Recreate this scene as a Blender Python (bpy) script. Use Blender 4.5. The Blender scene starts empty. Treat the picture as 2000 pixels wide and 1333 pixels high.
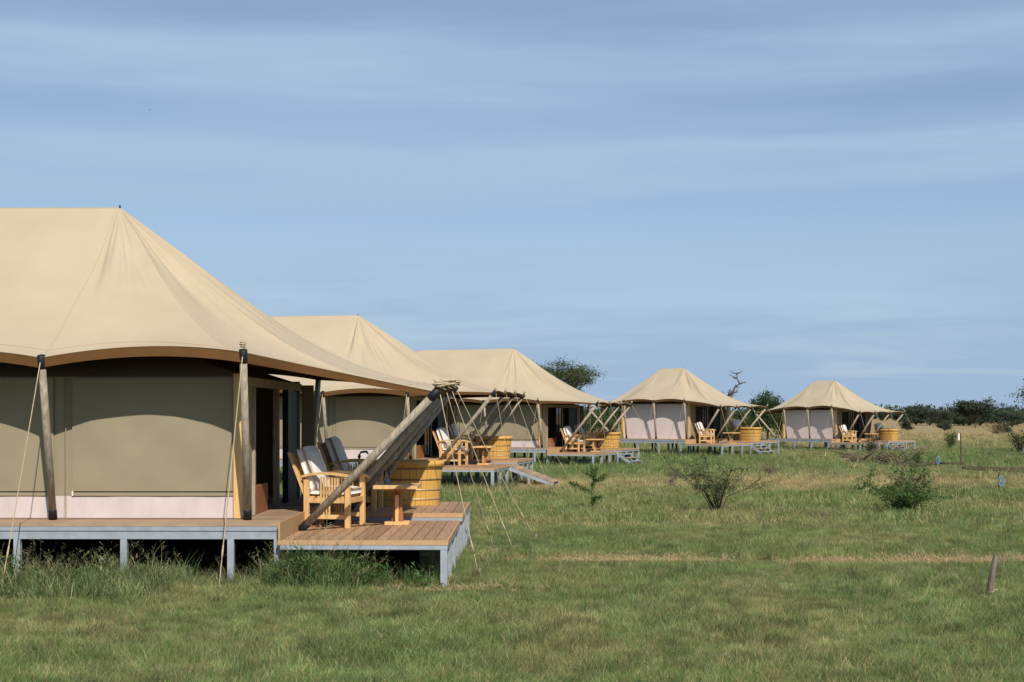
import bpy, math, random
import numpy as np
from mathutils import Vector, Matrix, noise
R = math.radians
random.seed(7); rng = np.random.default_rng(7)
S = bpy.context.scene
COL = S.collection

# ------------------------------------------------------------------ camera
F = 2778.0; HZ = 808.0; CH = 2.14            # focal length in photo pixels, horizon row, camera height
cam = bpy.data.cameras.new('camera'); cam.lens = 50; cam.sensor_width = 36
cam.shift_y = (HZ - 666.5) / 2000.0; cam.clip_start = 0.1; cam.clip_end = 9000
co = bpy.data.objects.new('camera', cam); COL.objects.link(co)
co.location = (0, 0, CH); co.rotation_euler = (R(90), 0, 0); S.camera = co
# ------------------------------------------------------------------ sky
SUN = Vector((0.32, -1.0, 0.97)).normalized()
W = bpy.data.worlds.new('World'); S.world = W; W.use_nodes = True
nt = W.node_tree; nt.nodes.clear(); N = nt.nodes.new; L = nt.links.new
sky = N('ShaderNodeTexSky'); sky.sky_type = 'NISHITA'; sky.sun_disc = False
sky.sun_elevation = math.asin(SUN.z); sky.sun_rotation = math.atan2(SUN.x, SUN.y)
sky.air_density = 1.0; sky.dust_density = 0.35; sky.ozone_density = 2.0; sky.altitude = 1200
tc = N('ShaderNodeTexCoord'); mp = N('ShaderNodeMapping')
mp.inputs['Rotation'].default_value = (0, R(-1.5), R(8)); mp.inputs['Scale'].default_value = (1.5, 1.1, 17.0)
L(tc.outputs['Generated'], mp.inputs['Vector'])
n1 = N('ShaderNodeTexNoise'); n1.inputs['Scale'].default_value = 1.0; n1.inputs['Detail'].default_value = 5.0
n1.inputs['Roughness'].default_value = 0.5; n1.inputs['Distortion'].default_value = 0.25
L(mp.outputs[0], n1.inputs['Vector'])
mp2 = N('ShaderNodeMapping'); mp2.inputs['Rotation'].default_value = (0, R(2.5), R(-20)); mp2.inputs['Location'].default_value = (3.1, 1.7, 5.2)
mp2.inputs['Scale'].default_value = (4, 4, 42); L(tc.outputs['Generated'], mp2.inputs['Vector'])
n2 = N('ShaderNodeTexNoise'); n2.inputs['Scale'].default_value = 1.0; n2.inputs['Detail'].default_value = 6.0
n2.inputs['Roughness'].default_value = 0.6; n2.inputs['Distortion'].default_value = 0.4
L(mp2.outputs[0], n2.inputs['Vector'])
r1 = N('ShaderNodeMapRange'); r1.inputs[1].default_value = 0.40; r1.inputs[2].default_value = 0.62
r1.interpolation_type = 'SMOOTHSTEP'; L(n1.outputs[0], r1.inputs[0])
r2 = N('ShaderNodeMapRange'); r2.inputs[1].default_value = 0.3; r2.inputs[2].default_value = 0.75
r2.inputs[3].default_value = 0.45; r2.inputs[4].default_value = 1.1; L(n2.outputs[0], r2.inputs[0])
mu = N('ShaderNodeMath'); mu.operation = 'MULTIPLY'; L(r1.outputs[0], mu.inputs[0]); L(r2.outputs[0], mu.inputs[1])
# long cirrus sheets lie in layers above the horizon; the noise bends and breaks them
sp = N('ShaderNodeSeparateXYZ'); L(tc.outputs['Generated'], sp.inputs[0])
mp3 = N('ShaderNodeMapping'); mp3.inputs['Scale'].default_value = (1.6, 1.6, 5.0); mp3.inputs['Location'].default_value = (0.4, 2.2, 0.7); L(tc.outputs['Generated'], mp3.inputs['Vector'])
n3 = N('ShaderNodeTexNoise'); n3.inputs['Scale'].default_value = 1.0; n3.inputs['Detail'].default_value = 3.0; L(mp3.outputs[0], n3.inputs['Vector'])
zz = N('ShaderNodeMath'); zz.operation = 'MULTIPLY_ADD'; zz.inputs[1].default_value = 0.07; zz.inputs[2].default_value = -0.035; L(n3.outputs[0], zz.inputs[0])
za = N('ShaderNodeMath'); za.operation = 'ADD'; L(zz.outputs[0], za.inputs[0]); L(sp.outputs['Z'], za.inputs[1])
zb_ = N('ShaderNodeMath'); zb_.operation = 'MULTIPLY_ADD'; zb_.inputs[1].default_value = -0.012; L(sp.outputs['X'], zb_.inputs[0]); L(za.outputs[0], zb_.inputs[2])
cr = N('ShaderNodeValToRGB'); cr.color_ramp.interpolation = 'EASE'; el = cr.color_ramp.elements
el[0].position = 0.0; el[0].color = (1.0,) * 3 + (1,); el[1].position = 1.0; el[1].color = (.35,) * 3 + (1,)
for ps, vl in ((.03, .95), (.06, .72), (.10, .58), (.117, .45), (.130, .10), (.148, .08), (.158, .85), (.183, .95), (.192, .2), (.205, .05), (.22, .55), (.243, .6), (.262, .12), (.30, .35), (.42, .3)):
    e_ = el.new(ps); e_.color = (vl,) * 3 + (1,)
L(zb_.outputs[0], cr.inputs[0])
mb = N('ShaderNodeMath'); mb.operation = 'MULTIPLY_ADD'; mb.inputs[1].default_value = 0.95; mc = N('ShaderNodeMath'); mc.operation = 'MULTIPLY'; L(cr.outputs[0], mc.inputs[0]); L(r2.outputs[0], mc.inputs[1]); L(mc.outputs[0], mb.inputs[0])
ml = N('ShaderNodeMath'); ml.operation = 'MULTIPLY'; ml.inputs[1].default_value = 0.42; L(mu.outputs[0], ml.inputs[0]); L(ml.outputs[0], mb.inputs[2])
m2 = N('ShaderNodeMath'); m2.operation = 'MULTIPLY_ADD'; m2.use_clamp = True; m2.inputs[1].default_value = 0.80; m2.inputs[2].default_value = 0.26; L(mb.outputs[0], m2.inputs[0])
mix = N('ShaderNodeMix'); mix.data_type = 'RGBA'; L(m2.outputs[0], mix.inputs[0])
L(sky.outputs[0], mix.inputs[6]); mcl = N('ShaderNodeMix'); mcl.data_type = 'RGBA'; rz = N('ShaderNodeMapRange'); rz.inputs[1].default_value = 0.03; rz.inputs[2].default_value = 0.16
L(sp.outputs['Z'], rz.inputs[0]); L(rz.outputs[0], mcl.inputs[0]); mcl.inputs[6].default_value = (3.7, 5.1, 7.0, 1); mcl.inputs[7].default_value = (4.1, 5.65, 7.6, 1); L(mcl.outputs[2], mix.inputs[7])
bg = N('ShaderNodeBackground'); bg.inputs['Strength'].default_value = 0.095
ou = N('ShaderNodeOutputWorld'); L(mix.outputs[2], bg.inputs[0]); L(bg.outputs[0], ou.inputs[0])
# ------------------------------------------------------------------ sun
sl = bpy.data.lights.new('sun', 'SUN'); sl.energy = 4.8; sl.angle = R(0.53); sl.color = (1.0, 0.93, 0.82)
so = bpy.data.objects.new('sun', sl); COL.objects.link(so)
so.rotation_euler = (-SUN).to_track_quat('-Z', 'Y').to_euler()
S.view_settings.view_transform = 'Standard'; S.view_settings.look = 'None'
S.view_settings.exposure = 0.0; S.view_settings.gamma = 1.0

# ------------------------------------------------------------------ materials
def srgb(r, g, b):
    f = lambda c: (c / 12.92 if c <= 0.04045 else ((c + 0.055) / 1.055) ** 2.4)
    return tuple(f(c / 255.0) for c in (r, g, b))
def mat(name, col, rough=0.8, var=0.12, scale=4.0, stretch=(1, 1, 1), bump=0.0, bscale=60.0, metal=0.0, spec=0.3,
        col2=None, rand=0.0, coord='Object', trans=0.0):
    m = bpy.data.materials.new(name); m.use_nodes = True
    t = m.node_tree; n = t.nodes; b = n['Principled BSDF']
    b.inputs['Roughness'].default_value = rough; b.inputs['Metallic'].default_value = metal
    b.inputs['Specular IOR Level'].default_value = spec
    tcn = n.new('ShaderNodeTexCoord'); mpn = n.new('ShaderNodeMapping'); mpn.inputs['Scale'].default_value = stretch
    if coord == 'World':
        g = n.new('ShaderNodeNewGeometry'); t.links.new(g.outputs['Position'], mpn.inputs['Vector'])
    else: t.links.new(tcn.outputs[coord], mpn.inputs['Vector'])
    nz = n.new('ShaderNodeTexNoise'); nz.inputs['Scale'].default_value = scale; nz.inputs['Detail'].default_value = 6
    nz.inputs['Roughness'].default_value = 0.6; t.links.new(mpn.outputs[0], nz.inputs['Vector'])
    mr = n.new('ShaderNodeMapRange'); mr.inputs[1].default_value = 0.3; mr.inputs[2].default_value = 0.7
    t.links.new(nz.outputs[0], mr.inputs[0])
    mx = n.new('ShaderNodeMix'); mx.data_type = 'RGBA'
    c1 = tuple(c * (1 + var) for c in col); c2 = col2 or tuple(c * (1 - var) for c in col)
    mx.inputs[6].default_value = (*c2, 1); mx.inputs[7].default_value = (*c1, 1); t.links.new(mr.outputs[0], mx.inputs[0])
    out = mx.outputs[2]
    if rand:
        oi = n.new('ShaderNodeObjectInfo'); mr2 = n.new('ShaderNodeMapRange')
        mr2.inputs[3].default_value = 1 - rand; mr2.inputs[4].default_value = 1 + rand; t.links.new(oi.outputs['Random'], mr2.inputs[0])
        hs = n.new('ShaderNodeHueSaturation'); t.links.new(mr2.outputs[0], hs.inputs['Value']); t.links.new(out, hs.inputs['Color']); out = hs.outputs[0]
    t.links.new(out, b.inputs['Base Color'])
    if bump:
        n3 = n.new('ShaderNodeTexNoise'); n3.inputs['Scale'].default_value = bscale; n3.inputs['Detail'].default_value = 4
        t.links.new(mpn.outputs[0], n3.inputs['Vector'])
        bp = n.new('ShaderNodeBump'); bp.inputs['Strength'].default_value = bump; bp.inputs['Distance'].default_value = 0.02
        t.links.new(n3.outputs[0], bp.inputs['Height']); t.links.new(bp.outputs[0], b.inputs['Normal'])
    if trans:
        tr = n.new('ShaderNodeBsdfTranslucent'); ms = n.new('ShaderNodeMixShader'); ms.inputs[0].default_value = trans
        t.links.new(out, tr.inputs[0]); t.links.new(b.outputs[0], ms.inputs[1]); t.links.new(tr.outputs[0], ms.inputs[2])
        t.links.new(ms.outputs[0], n['Material Output'].inputs['Surface'])
    return m
M = {}
M['roof'] = mat('cream_canvas', (0.44, 0.358, 0.248), 0.85, 0.07, 0.7, bump=0.30, bscale=3.5, spec=0.15)
M['lining'] = mat('brown_canvas', (0.16, 0.078, 0.030), 0.9, 0.12, 2.0, spec=0.1)
M['khaki'] = mat('khaki_canvas', (0.295, 0.25, 0.168), 0.9, 0.05, 1.5, bump=0.10, bscale=3.0, spec=0.1)
M['pink'] = mat('pale_canvas', (0.70, 0.58, 0.54), 0.9, 0.05, 1.5, bump=0.10, bscale=3.0, spec=0.1)
M['skirt'] = mat('white_skirt', (0.56, 0.48, 0.465), 0.9, 0.11, 3.0, (1, 1, .4), bump=0.25, bscale=5.0, spec=0.1)
M['pole'] = mat('weathered_wood', (0.36, 0.30, 0.225), 0.9, 0.35, 3.0, (9, 9, 1.2), bump=0.6, bscale=14, rand=0.12)
M['black'] = mat('black_rubber', (0.012, 0.012, 0.013), 0.55, 0.2, 8)
M['dark_sheet'] = mat('shade_black', (0.006, 0.006, 0.007), 0.95, 0.2, 8, spec=0.02)  # near black, for the added sheet that darkens the gap under the first deck
M['rope'] = mat('rope', (0.47, 0.385, 0.25), 0.9, 0.15, 30)
M['teak'] = mat('teak', (0.66, 0.41, 0.175), 0.6, 0.2, 3.0, (6, 6, 1), bump=0.06, bscale=25, spec=0.35, rand=0.08)
M['teakdark'] = mat('red_teak', (0.36, 0.14, 0.05), 0.55, 0.2, 3.0, (6, 6, 1), spec=0.3, rand=0.1)
M['tub'] = mat('oiled_cedar', (0.60, 0.345, 0.085), 0.5, 0.12, 3.0, (8, 8, 1), spec=0.3, rand=0.04)
M['cushion'] = mat('cushion', (0.74, 0.71, 0.66), 0.95, 0.05, 5, bump=0.35, bscale=7, spec=0.1)
M['deck'] = mat('deck_board', (0.36, 0.215, 0.125), 0.7, 0.26, 2.0, (14, 1.2, 6), bump=0.2, bscale=20, rand=0.2, spec=0.25)
M['deckx'] = mat('weathered_deck_board', (0.34, 0.235, 0.155), 0.75, 0.28, 2.0, (1.2, 14, 6), bump=0.2, bscale=20, rand=0.2, spec=0.2)
M['fascia'] = mat('pale_fascia', (0.47, 0.29, 0.145), 0.65, 0.12, 3.0, (2, 2, 9), spec=0.25, rand=0.06)
M['steel'] = mat('blue_grey_steel', (0.31, 0.345, 0.385), 0.55, 0.16, 5.0, spec=0.35, rand=0.05)
M['hoop'] = mat('hoop', (0.24, 0.14, 0.05), 0.4, 0.1, 5, metal=0.3)
M['hoopm'] = mat('steel_hoop', (0.42, 0.33, 0.20), 0.45, 0.1, 5, metal=0.4)
M['soil'] = mat('soil', (0.235, 0.155, 0.092), 0.95, 0.3, 5.0, bump=0.5, bscale=18, coord='World', spec=0.05)
M['darksoil'] = mat('dark_soil', (0.085, 0.058, 0.04), 0.95, 0.4, 3.0, bump=0.5, bscale=9, coord='World', spec=0.05)
M['bark'] = mat('bark', (0.10, 0.075, 0.055), 0.95, 0.3, 6, spec=0.05)
M['greybark'] = mat('bare_grey_wood', (0.20, 0.16, 0.13), 0.95, 0.3, 6, spec=0.05)
M['leaf'] = mat('acacia_leaf', (0.060, 0.085, 0.028), 0.7, 0.3, 1.0, coord='World', trans=0.25, spec=0.15)
M['leafd'] = mat('dark_leaf', (0.040, 0.075, 0.022), 0.65, 0.3, 1.0, coord='World', trans=0.25, spec=0.2)
M['leaffar'] = mat('hazy_far_leaf', (0.066, 0.086, 0.056), 0.75, 0.3, 0.25, coord='World', trans=0.2, spec=0.1, rand=0.25)  # distance haze is mixed into this leaf colour
M['leafb'] = mat('bush_leaf', (0.075, 0.14, 0.034), 0.6, 0.35, 3.0, coord='World', trans=0.3, spec=0.25)
M['leafs'] = mat('grey_green_leaf', (0.13, 0.16, 0.06), 0.7, 0.3, 3.0, coord='World', trans=0.25, spec=0.15)
M['leafdry'] = mat('dry_twig_leaf', (0.20, 0.15, 0.085), 0.9, 0.3, 3.0, coord='World', spec=0.05)
M['straw'] = mat('straw', (0.50, 0.36, 0.20), 0.9, 0.25, 6.0, coord='World', spec=0.1)
M['white'] = mat('white_plastic', (0.75, 0.74, 0.72), 0.5, 0.03, 5)
M['blue'] = mat('blue_plastic', (0.10, 0.27, 0.55), 0.45, 0.1, 5)
M['glassdark'] = mat('dark_glass', (0.012, 0.016, 0.02), 0.04, 0.05, 2, spec=0.6)
gl = bpy.data.materials.new('clear_glass'); gl.use_nodes = True
b = gl.node_tree.nodes['Principled BSDF']; b.inputs['Transmission Weight'].default_value = 1.0; b.inputs['Roughness'].default_value = 0.03
b.inputs['Base Color'].default_value = (0.95, 0.97, 0.97, 1); b.inputs['IOR'].default_value = 1.2; M['glass'] = gl
M['candle'] = mat('grey_wax', (0.33, 0.36, 0.42), 0.5, 0.05, 5)

def attr_mat(name, green, dryc, rough=0.75, instancer=True, trans=0.3, ground=False):
    """colour blends from green to dry by an attribute 'dry' stored with the geometry (where the grass is dead)"""
    m = bpy.data.materials.new(name); m.use_nodes = True; t = m.node_tree; n = t.nodes; b = n['Principled BSDF']
    b.inputs['Roughness'].default_value = rough; b.inputs['Specular IOR Level'].default_value = 0.12
    a = n.new('ShaderNodeAttribute'); a.attribute_name = 'dry'
    a.attribute_type = 'INSTANCER' if instancer else 'GEOMETRY'
    mx = n.new('ShaderNodeMix'); mx.data_type = 'RGBA'; mx.inputs[6].default_value = (*green, 1); mx.inputs[7].default_value = (*dryc, 1)
    fac = a.outputs['Fac']; g = n.new('ShaderNodeNewGeometry')
    nz = n.new('ShaderNodeTexNoise'); nz.inputs['Detail'].default_value = 8; nz.inputs['Roughness'].default_value = 0.7
    nz.inputs['Scale'].default_value = 1.7 if ground else 9.0
    t.links.new(g.outputs['Position'], nz.inputs['Vector'])
    ma = n.new('ShaderNodeMath'); ma.operation = 'MULTIPLY_ADD'; ma.inputs[1].default_value = 1.3 if ground else 0.7
    ma.inputs[2].default_value = -0.65 if ground else -0.35
    t.links.new(nz.outputs[0], ma.inputs[0])
    ad = n.new('ShaderNodeMath'); ad.operation = 'ADD'; ad.use_clamp = True; t.links.new(ma.outputs[0], ad.inputs[0]); t.links.new(fac, ad.inputs[1])
    fo = ad.outputs[0]
    if not ground:
        bt = n.new('ShaderNodeAttribute'); bt.attribute_name = 'tint'; bt.attribute_type = 'GEOMETRY'
        a2 = n.new('ShaderNodeMath'); a2.operation = 'ADD'; a2.use_clamp = True; t.links.new(fo, a2.inputs[0]); t.links.new(bt.outputs['Fac'], a2.inputs[1]); fo = a2.outputs[0]
    t.links.new(fo, mx.inputs[0]); out = mx.outputs[2]
    n4 = n.new('ShaderNodeTexNoise'); n4.inputs['Scale'].default_value = 14 if ground else 3.0; n4.inputs['Detail'].default_value = 6
    t.links.new(g.outputs['Position'], n4.inputs['Vector'])
    mr = n.new('ShaderNodeMapRange'); mr.inputs[1].default_value = 0.3; mr.inputs[2].default_value = 0.7
    mr.inputs[3].default_value = 0.7; mr.inputs[4].default_value = 1.3; t.links.new(n4.outputs[0], mr.inputs[0])
    hs = n.new('ShaderNodeHueSaturation'); t.links.new(mr.outputs[0], hs.inputs['Value']); t.links.new(out, hs.inputs['Color']); out = hs.outputs[0]
    if not ground:
        va = n.new('ShaderNodeAttribute'); va.attribute_name = 'val'; va.attribute_type = 'INSTANCER'
        h2 = n.new('ShaderNodeHueSaturation'); t.links.new(va.outputs['Fac'], h2.inputs['Value']); t.links.new(out, h2.inputs['Color']); out = h2.outputs[0]
    t.links.new(out, b.inputs['Base Color'])
    if ground:
        bp = n.new('ShaderNodeBump'); bp.inputs['Strength'].default_value = 0.6; bp.inputs['Distance'].default_value = 0.05
        t.links.new(n4.outputs[0], bp.inputs['Height']); t.links.new(bp.outputs[0], b.inputs['Normal'])
    else:
        tr = n.new('ShaderNodeBsdfTranslucent'); ms = n.new('ShaderNodeMixShader'); ms.inputs[0].default_value = trans
        t.links.new(out, tr.inputs[0]); t.links.new(b.outputs[0], ms.inputs[1]); t.links.new(tr.outputs[0], ms.inputs[2])
        t.links.new(ms.outputs[0], n['Material Output'].inputs['Surface'])
    return m
M['ground'] = attr_mat('grassland', (0.072, 0.110, 0.036), (0.36, 0.25, 0.125), 0.95, False, ground=True)
M['grass'] = attr_mat('grass_blade', (0.130, 0.212, 0.064), (0.48, 0.36, 0.195))
M['weed'] = attr_mat('weed_blade', (0.082, 0.140, 0.046), (0.40, 0.35, 0.19))

# ------------------------------------------------------------------ helpers
def tag(o, label=None, cat=None, group=None, kind=None):
    if label: o['label'] = label
    if cat: o['category'] = cat
    if group: o['group'] = group
    if kind: o['kind'] = kind
    return o
def link(name, me, mtl=None, parent=None):
    o = bpy.data.objects.new(name, me); COL.objects.link(o)
    if mtl is not None and me is not None and not me.materials: me.materials.append(mtl)
    if parent is not None: o.parent = parent
    return o
def empty(name, loc, rz=0.0):
    o = bpy.data.objects.new(name, None); COL.objects.link(o); o.location = loc; o.rotation_euler = (0, 0, rz)
    o.empty_display_size = 0.2; return o
class MB:
    def __init__(s): s.v = []; s.f = []
    def hexa(s, P):
        k = len(s.v); s.v += [tuple(p) for p in P]
        s.f += [tuple(k + i for i in q) for q in ((3, 2, 1, 0), (4, 5, 6, 7), (0, 1, 5, 4), (1, 2, 6, 5), (2, 3, 7, 6), (3, 0, 4, 7))]
        return s
    def box(s, x0, x1, y0, y1, z0, z1):
        return s.hexa([(x0, y0, z0), (x1, y0, z0), (x1, y1, z0), (x0, y1, z0), (x0, y0, z1), (x1, y0, z1), (x1, y1, z1), (x0, y1, z1)])
    def beam(s, p, q, w, h, up=(0, 0, 1)):
        p = Vector(p); q = Vector(q); d = (q - p).normalized(); a = d.cross(Vector(up))
        if a.length < 1e-4: a = d.cross(Vector((1, 0, 0)))
        a.normalize(); b = a.cross(d).normalized(); a *= w / 2; b *= h / 2
        return s.hexa([p - a - b, p + a - b, p + a + b, p - a + b, q - a - b, q + a - b, q + a + b, q - a + b])
    def tube(s, pts, rad, n=8, cap=True):
        pts = [Vector(p) for p in pts]; rad = rad if isinstance(rad, (list, tuple)) else [rad] * len(pts); k0 = len(s.v)
        for i, p in enumerate(pts):
            d = (pts[min(i + 1, len(pts) - 1)] - pts[max(i - 1, 0)]).normalized()
            a = d.cross(Vector((0.31, 0.12, 0.94)));
            if a.length < 1e-3: a = d.cross(Vector((1, 0, 0)))
            a.normalize(); b = d.cross(a)
            for j in range(n):
                t = 2 * math.pi * j / n; s.v.append(tuple(p + (a * math.cos(t) + b * math.sin(t)) * rad[i]))
        for i in range(len(pts) - 1):
            for j in range(n):
                s.f.append((k0 + i * n + j, k0 + i * n + (j + 1) % n, k0 + (i + 1) * n + (j + 1) % n, k0 + (i + 1) * n + j))
        if cap:
            s.f.append(tuple(k0 + j for j in range(n))[::-1]); e = k0 + (len(pts) - 1) * n; s.f.append(tuple(e + j for j in range(n)))
        return s
    def mesh(s, name, smooth=False, bevel=0.0):
        me = bpy.data.meshes.new(name); me.from_pydata(s.v, [], s.f); me.update()
        if bevel:
            import bmesh
            bm = bmesh.new(); bm.from_mesh(me)
            bmesh.ops.bevel(bm, geom=list(bm.edges), offset=bevel, segments=2, profile=0.6, affect='EDGES'); bm.to_mesh(me); bm.free()
        if smooth:
            me.shade_smooth()
        return me
    def build(s, name, mtl, parent=None, smooth=False, bevel=0.0):
        return link(name, s.mesh(name, smooth, bevel), mtl, parent)
def leaf_mesh(name, C, size, aspect=0.45, up=0.3):
    """one small pointed quad for each centre in C, turned at random"""
    C = np.asarray(C); n = len(C); sz = size * rng.uniform(0.6, 1.35, n)
    d = rng.normal(size=(n, 3)); d[:, 2] += up; d /= np.linalg.norm(d, axis=1)[:, None]
    q = rng.normal(size=(n, 3)); a = np.cross(d, q); a /= np.linalg.norm(a, axis=1)[:, None] + 1e-9
    d = d * sz[:, None]; a = a * (sz * aspect)[:, None]
    V = np.stack([C - d * .5, C + a * .5, C + d * .5, C - a * .5], 1).reshape(-1, 3)
    me = bpy.data.meshes.new(name); me.from_pydata(V.tolist(), [], np.arange(n * 4).reshape(-1, 4).tolist()); me.update(); return me
def copy_tree(o, parent=None):
    c = o.copy(); COL.objects.link(c); c.parent = parent
    for ch in o.children: copy_tree(ch, c)
    return c

# ------------------------------------------------------------------ where the tents stand
POSE = {1: (-3.477, 20.9, R(0.5), 0.0), 2: (-2.54, 43.8, R(10.95), 0.03), 3: (2.19, 63.3, R(22.7), -0.10),
        4: (10.356, 75.68, R(39.3), 0.02), 5: (22.0, 91.88, R(49.3), -0.26)}
def gz(x, y):
    z = 0.0
    for k, r in ((3, 11), (4, 9), (5, 12)):
        p = POSE[k]; z += p[3] * math.exp(-((x - p[0]) ** 2 + (y - p[1]) ** 2) / (r * r))
    d = math.hypot(x, y)
    a = 0.035 if d < 60 else 0.035 + min(1.0, (d - 60) / 200) * 0.1
    z += a * noise.noise((x * 0.35, y * 0.35, 0.3)) + 0.03 * noise.noise((x * 1.3, y * 1.3, 4.1)) * (1 if d < 27 else 0)
    z -= 0.05 * math.exp(-((y - 20.75 - 0.15 * math.sin(x * .8)) / 0.35) ** 2) if x > -0.3 else 0.0   # the worn track
    return z
def g_at(px, py, z=0.0):
    """ground point seen at a photo pixel"""
    s = (py - HZ) / (CH - z); D = F / s; return ((px - 1000) / s, D)
def band(y, a, b, soft):
    c = lambda t: min(max(t, -40.0), 40.0)
    return 1 / (1 + math.exp(c(-(y - a) / soft))) / (1 + math.exp(c((y - b) / soft)))
def dry(x, y):
    d = 0.17 + 0.22 * noise.noise((x * 0.16 + 3, y * 0.11, 1.0)) + 0.22 * noise.noise((x * 0.55, y * 0.45, 7.0))
    d += 0.32 * max(0, noise.noise((x * .9 + 20, y * .6, 3.0)) - .18) + .12 * noise.noise((x * 2.3, y * 1.6, 6.0))
    d += 0.14 * band(y, 22, 34, 2.0) + (0.62 * band(y, 40, 47, 1.2) if x > 0.0 else 0.15 * band(y, 38, 50, 1.6))
    d -= 0.12 * band(y, 57, 76, 2.5)
    if x > 9: d += 0.14 * band(y, 48, 80, 4)
    d += 0.62 * band(y, 105, 9000, 9) + 0.18 * band(y, 20.3, 21.3, 0.25)
    return min(max(d, 0.0), 1.0)

# ------------------------------------------------------------------ ground
def axis(parts):
    out = []
    for a, b, st in parts: out += list(np.arange(a, b, st))
    return out
ys = axis([(-60, 6, 6), (6, 30, 0.3), (30, 70, 0.8), (70, 160, 2.5), (160, 500, 15), (500, 1600, 110), (1600, 8001, 800)])
xs = axis([(-6000, -600, 900), (-600, -80, 65), (-80, -20, 4), (-20, 20, 0.4), (20, 60, 2), (60, 120, 6), (120, 640, 65), (640, 6041, 900)])
V = [(x, y, gz(x, y)) for y in ys for x in xs]; nx = len(xs)
Fc = [(j * nx + i, j * nx + i + 1, (j + 1) * nx + i + 1, (j + 1) * nx + i) for j in range(len(ys) - 1) for i in range(nx - 1)]
me = bpy.data.meshes.new('ground'); me.from_pydata(V, [], Fc); me.update(); me.shade_smooth()
at = me.attributes.new('dry', 'FLOAT', 'POINT'); at.data.foreach_set('value', [dry(v[0], v[1]) for v in V])
tag(link('ground', me, M['ground']), kind='structure')
def strip(name, pts, w, mtl, dz=0.006, step=0.25):
    """an irregular sheet of bare earth along a line, draped on the ground"""
    P = []; 
    for (a, b_) in zip(pts[:-1], pts[1:]):
        n = max(2, int(math.dist(a, b_) / step)); P += [(a[0] + (b_[0] - a[0]) * i / n, a[1] + (b_[1] - a[1]) * i / n) for i in range(n)]
    P.append(pts[-1]); v = []; f = []; m = len(P); cols = 5
    for i, (x, y) in enumerate(P):
        e = min(1, i / (m * .12 + .01), (m - 1 - i) / (m * .12 + .01)) + .03
        h = w * e * max(.3, .8 + 1.3 * noise.noise((x * .8, y * .8, 2))); c = 0.4 * w * noise.noise((x * .7, y * .7, 9))
        for k in range(cols):
            yy = y + c + h * (k / (cols - 1) - 0.5); v.append((x, yy, gz(x, yy) + dz + .012 * math.sin(math.pi * k / (cols - 1))))
    for i in range(m - 1):
        for k in range(cols - 1): a = i * cols + k; f.append((a, a + cols, a + cols + 1, a + 1))
    me = bpy.data.meshes.new(name); me.from_pydata(v, [], f); me.update(); me.shade_smooth()
    return tag(link(name, me, mtl), kind='structure')
TRK = [(-0.1, 20.6), (2.0, 20.85), (4.0, 20.6), (6.5, 20.75), (9.5, 20.6)]
strip('dirt_track', [(-.1 + .6 * i, 20.72 + .16 * noise.noise((i * .55, 3, 1))) for i in range(17)], 0.62, M['soil']); BARE = []
for nm, a, b_, w, mt in (('bare_soil', (1710, 906), (1880, 907), 6.0, 'darksoil'), ('bare_soil', (1905, 887), (2060, 889), 7.0, 'darksoil'),
                         ('bare_soil', (1893, 918), (2060, 917), 3.6, 'darksoil'), ('bare_soil', (1640, 893), (1760, 897), 4.0, 'soil'),
                         ('bare_soil', (1560, 883), (1680, 886), 3.5, 'soil')):
    strip(nm, [g_at(*a), g_at(*b_)], w, M[mt], dz=0.05)
    BARE.append((g_at(*a)[0], g_at(*b_)[0], (g_at(*a)[1] + g_at(*b_)[1]) / 2, w))

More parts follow.
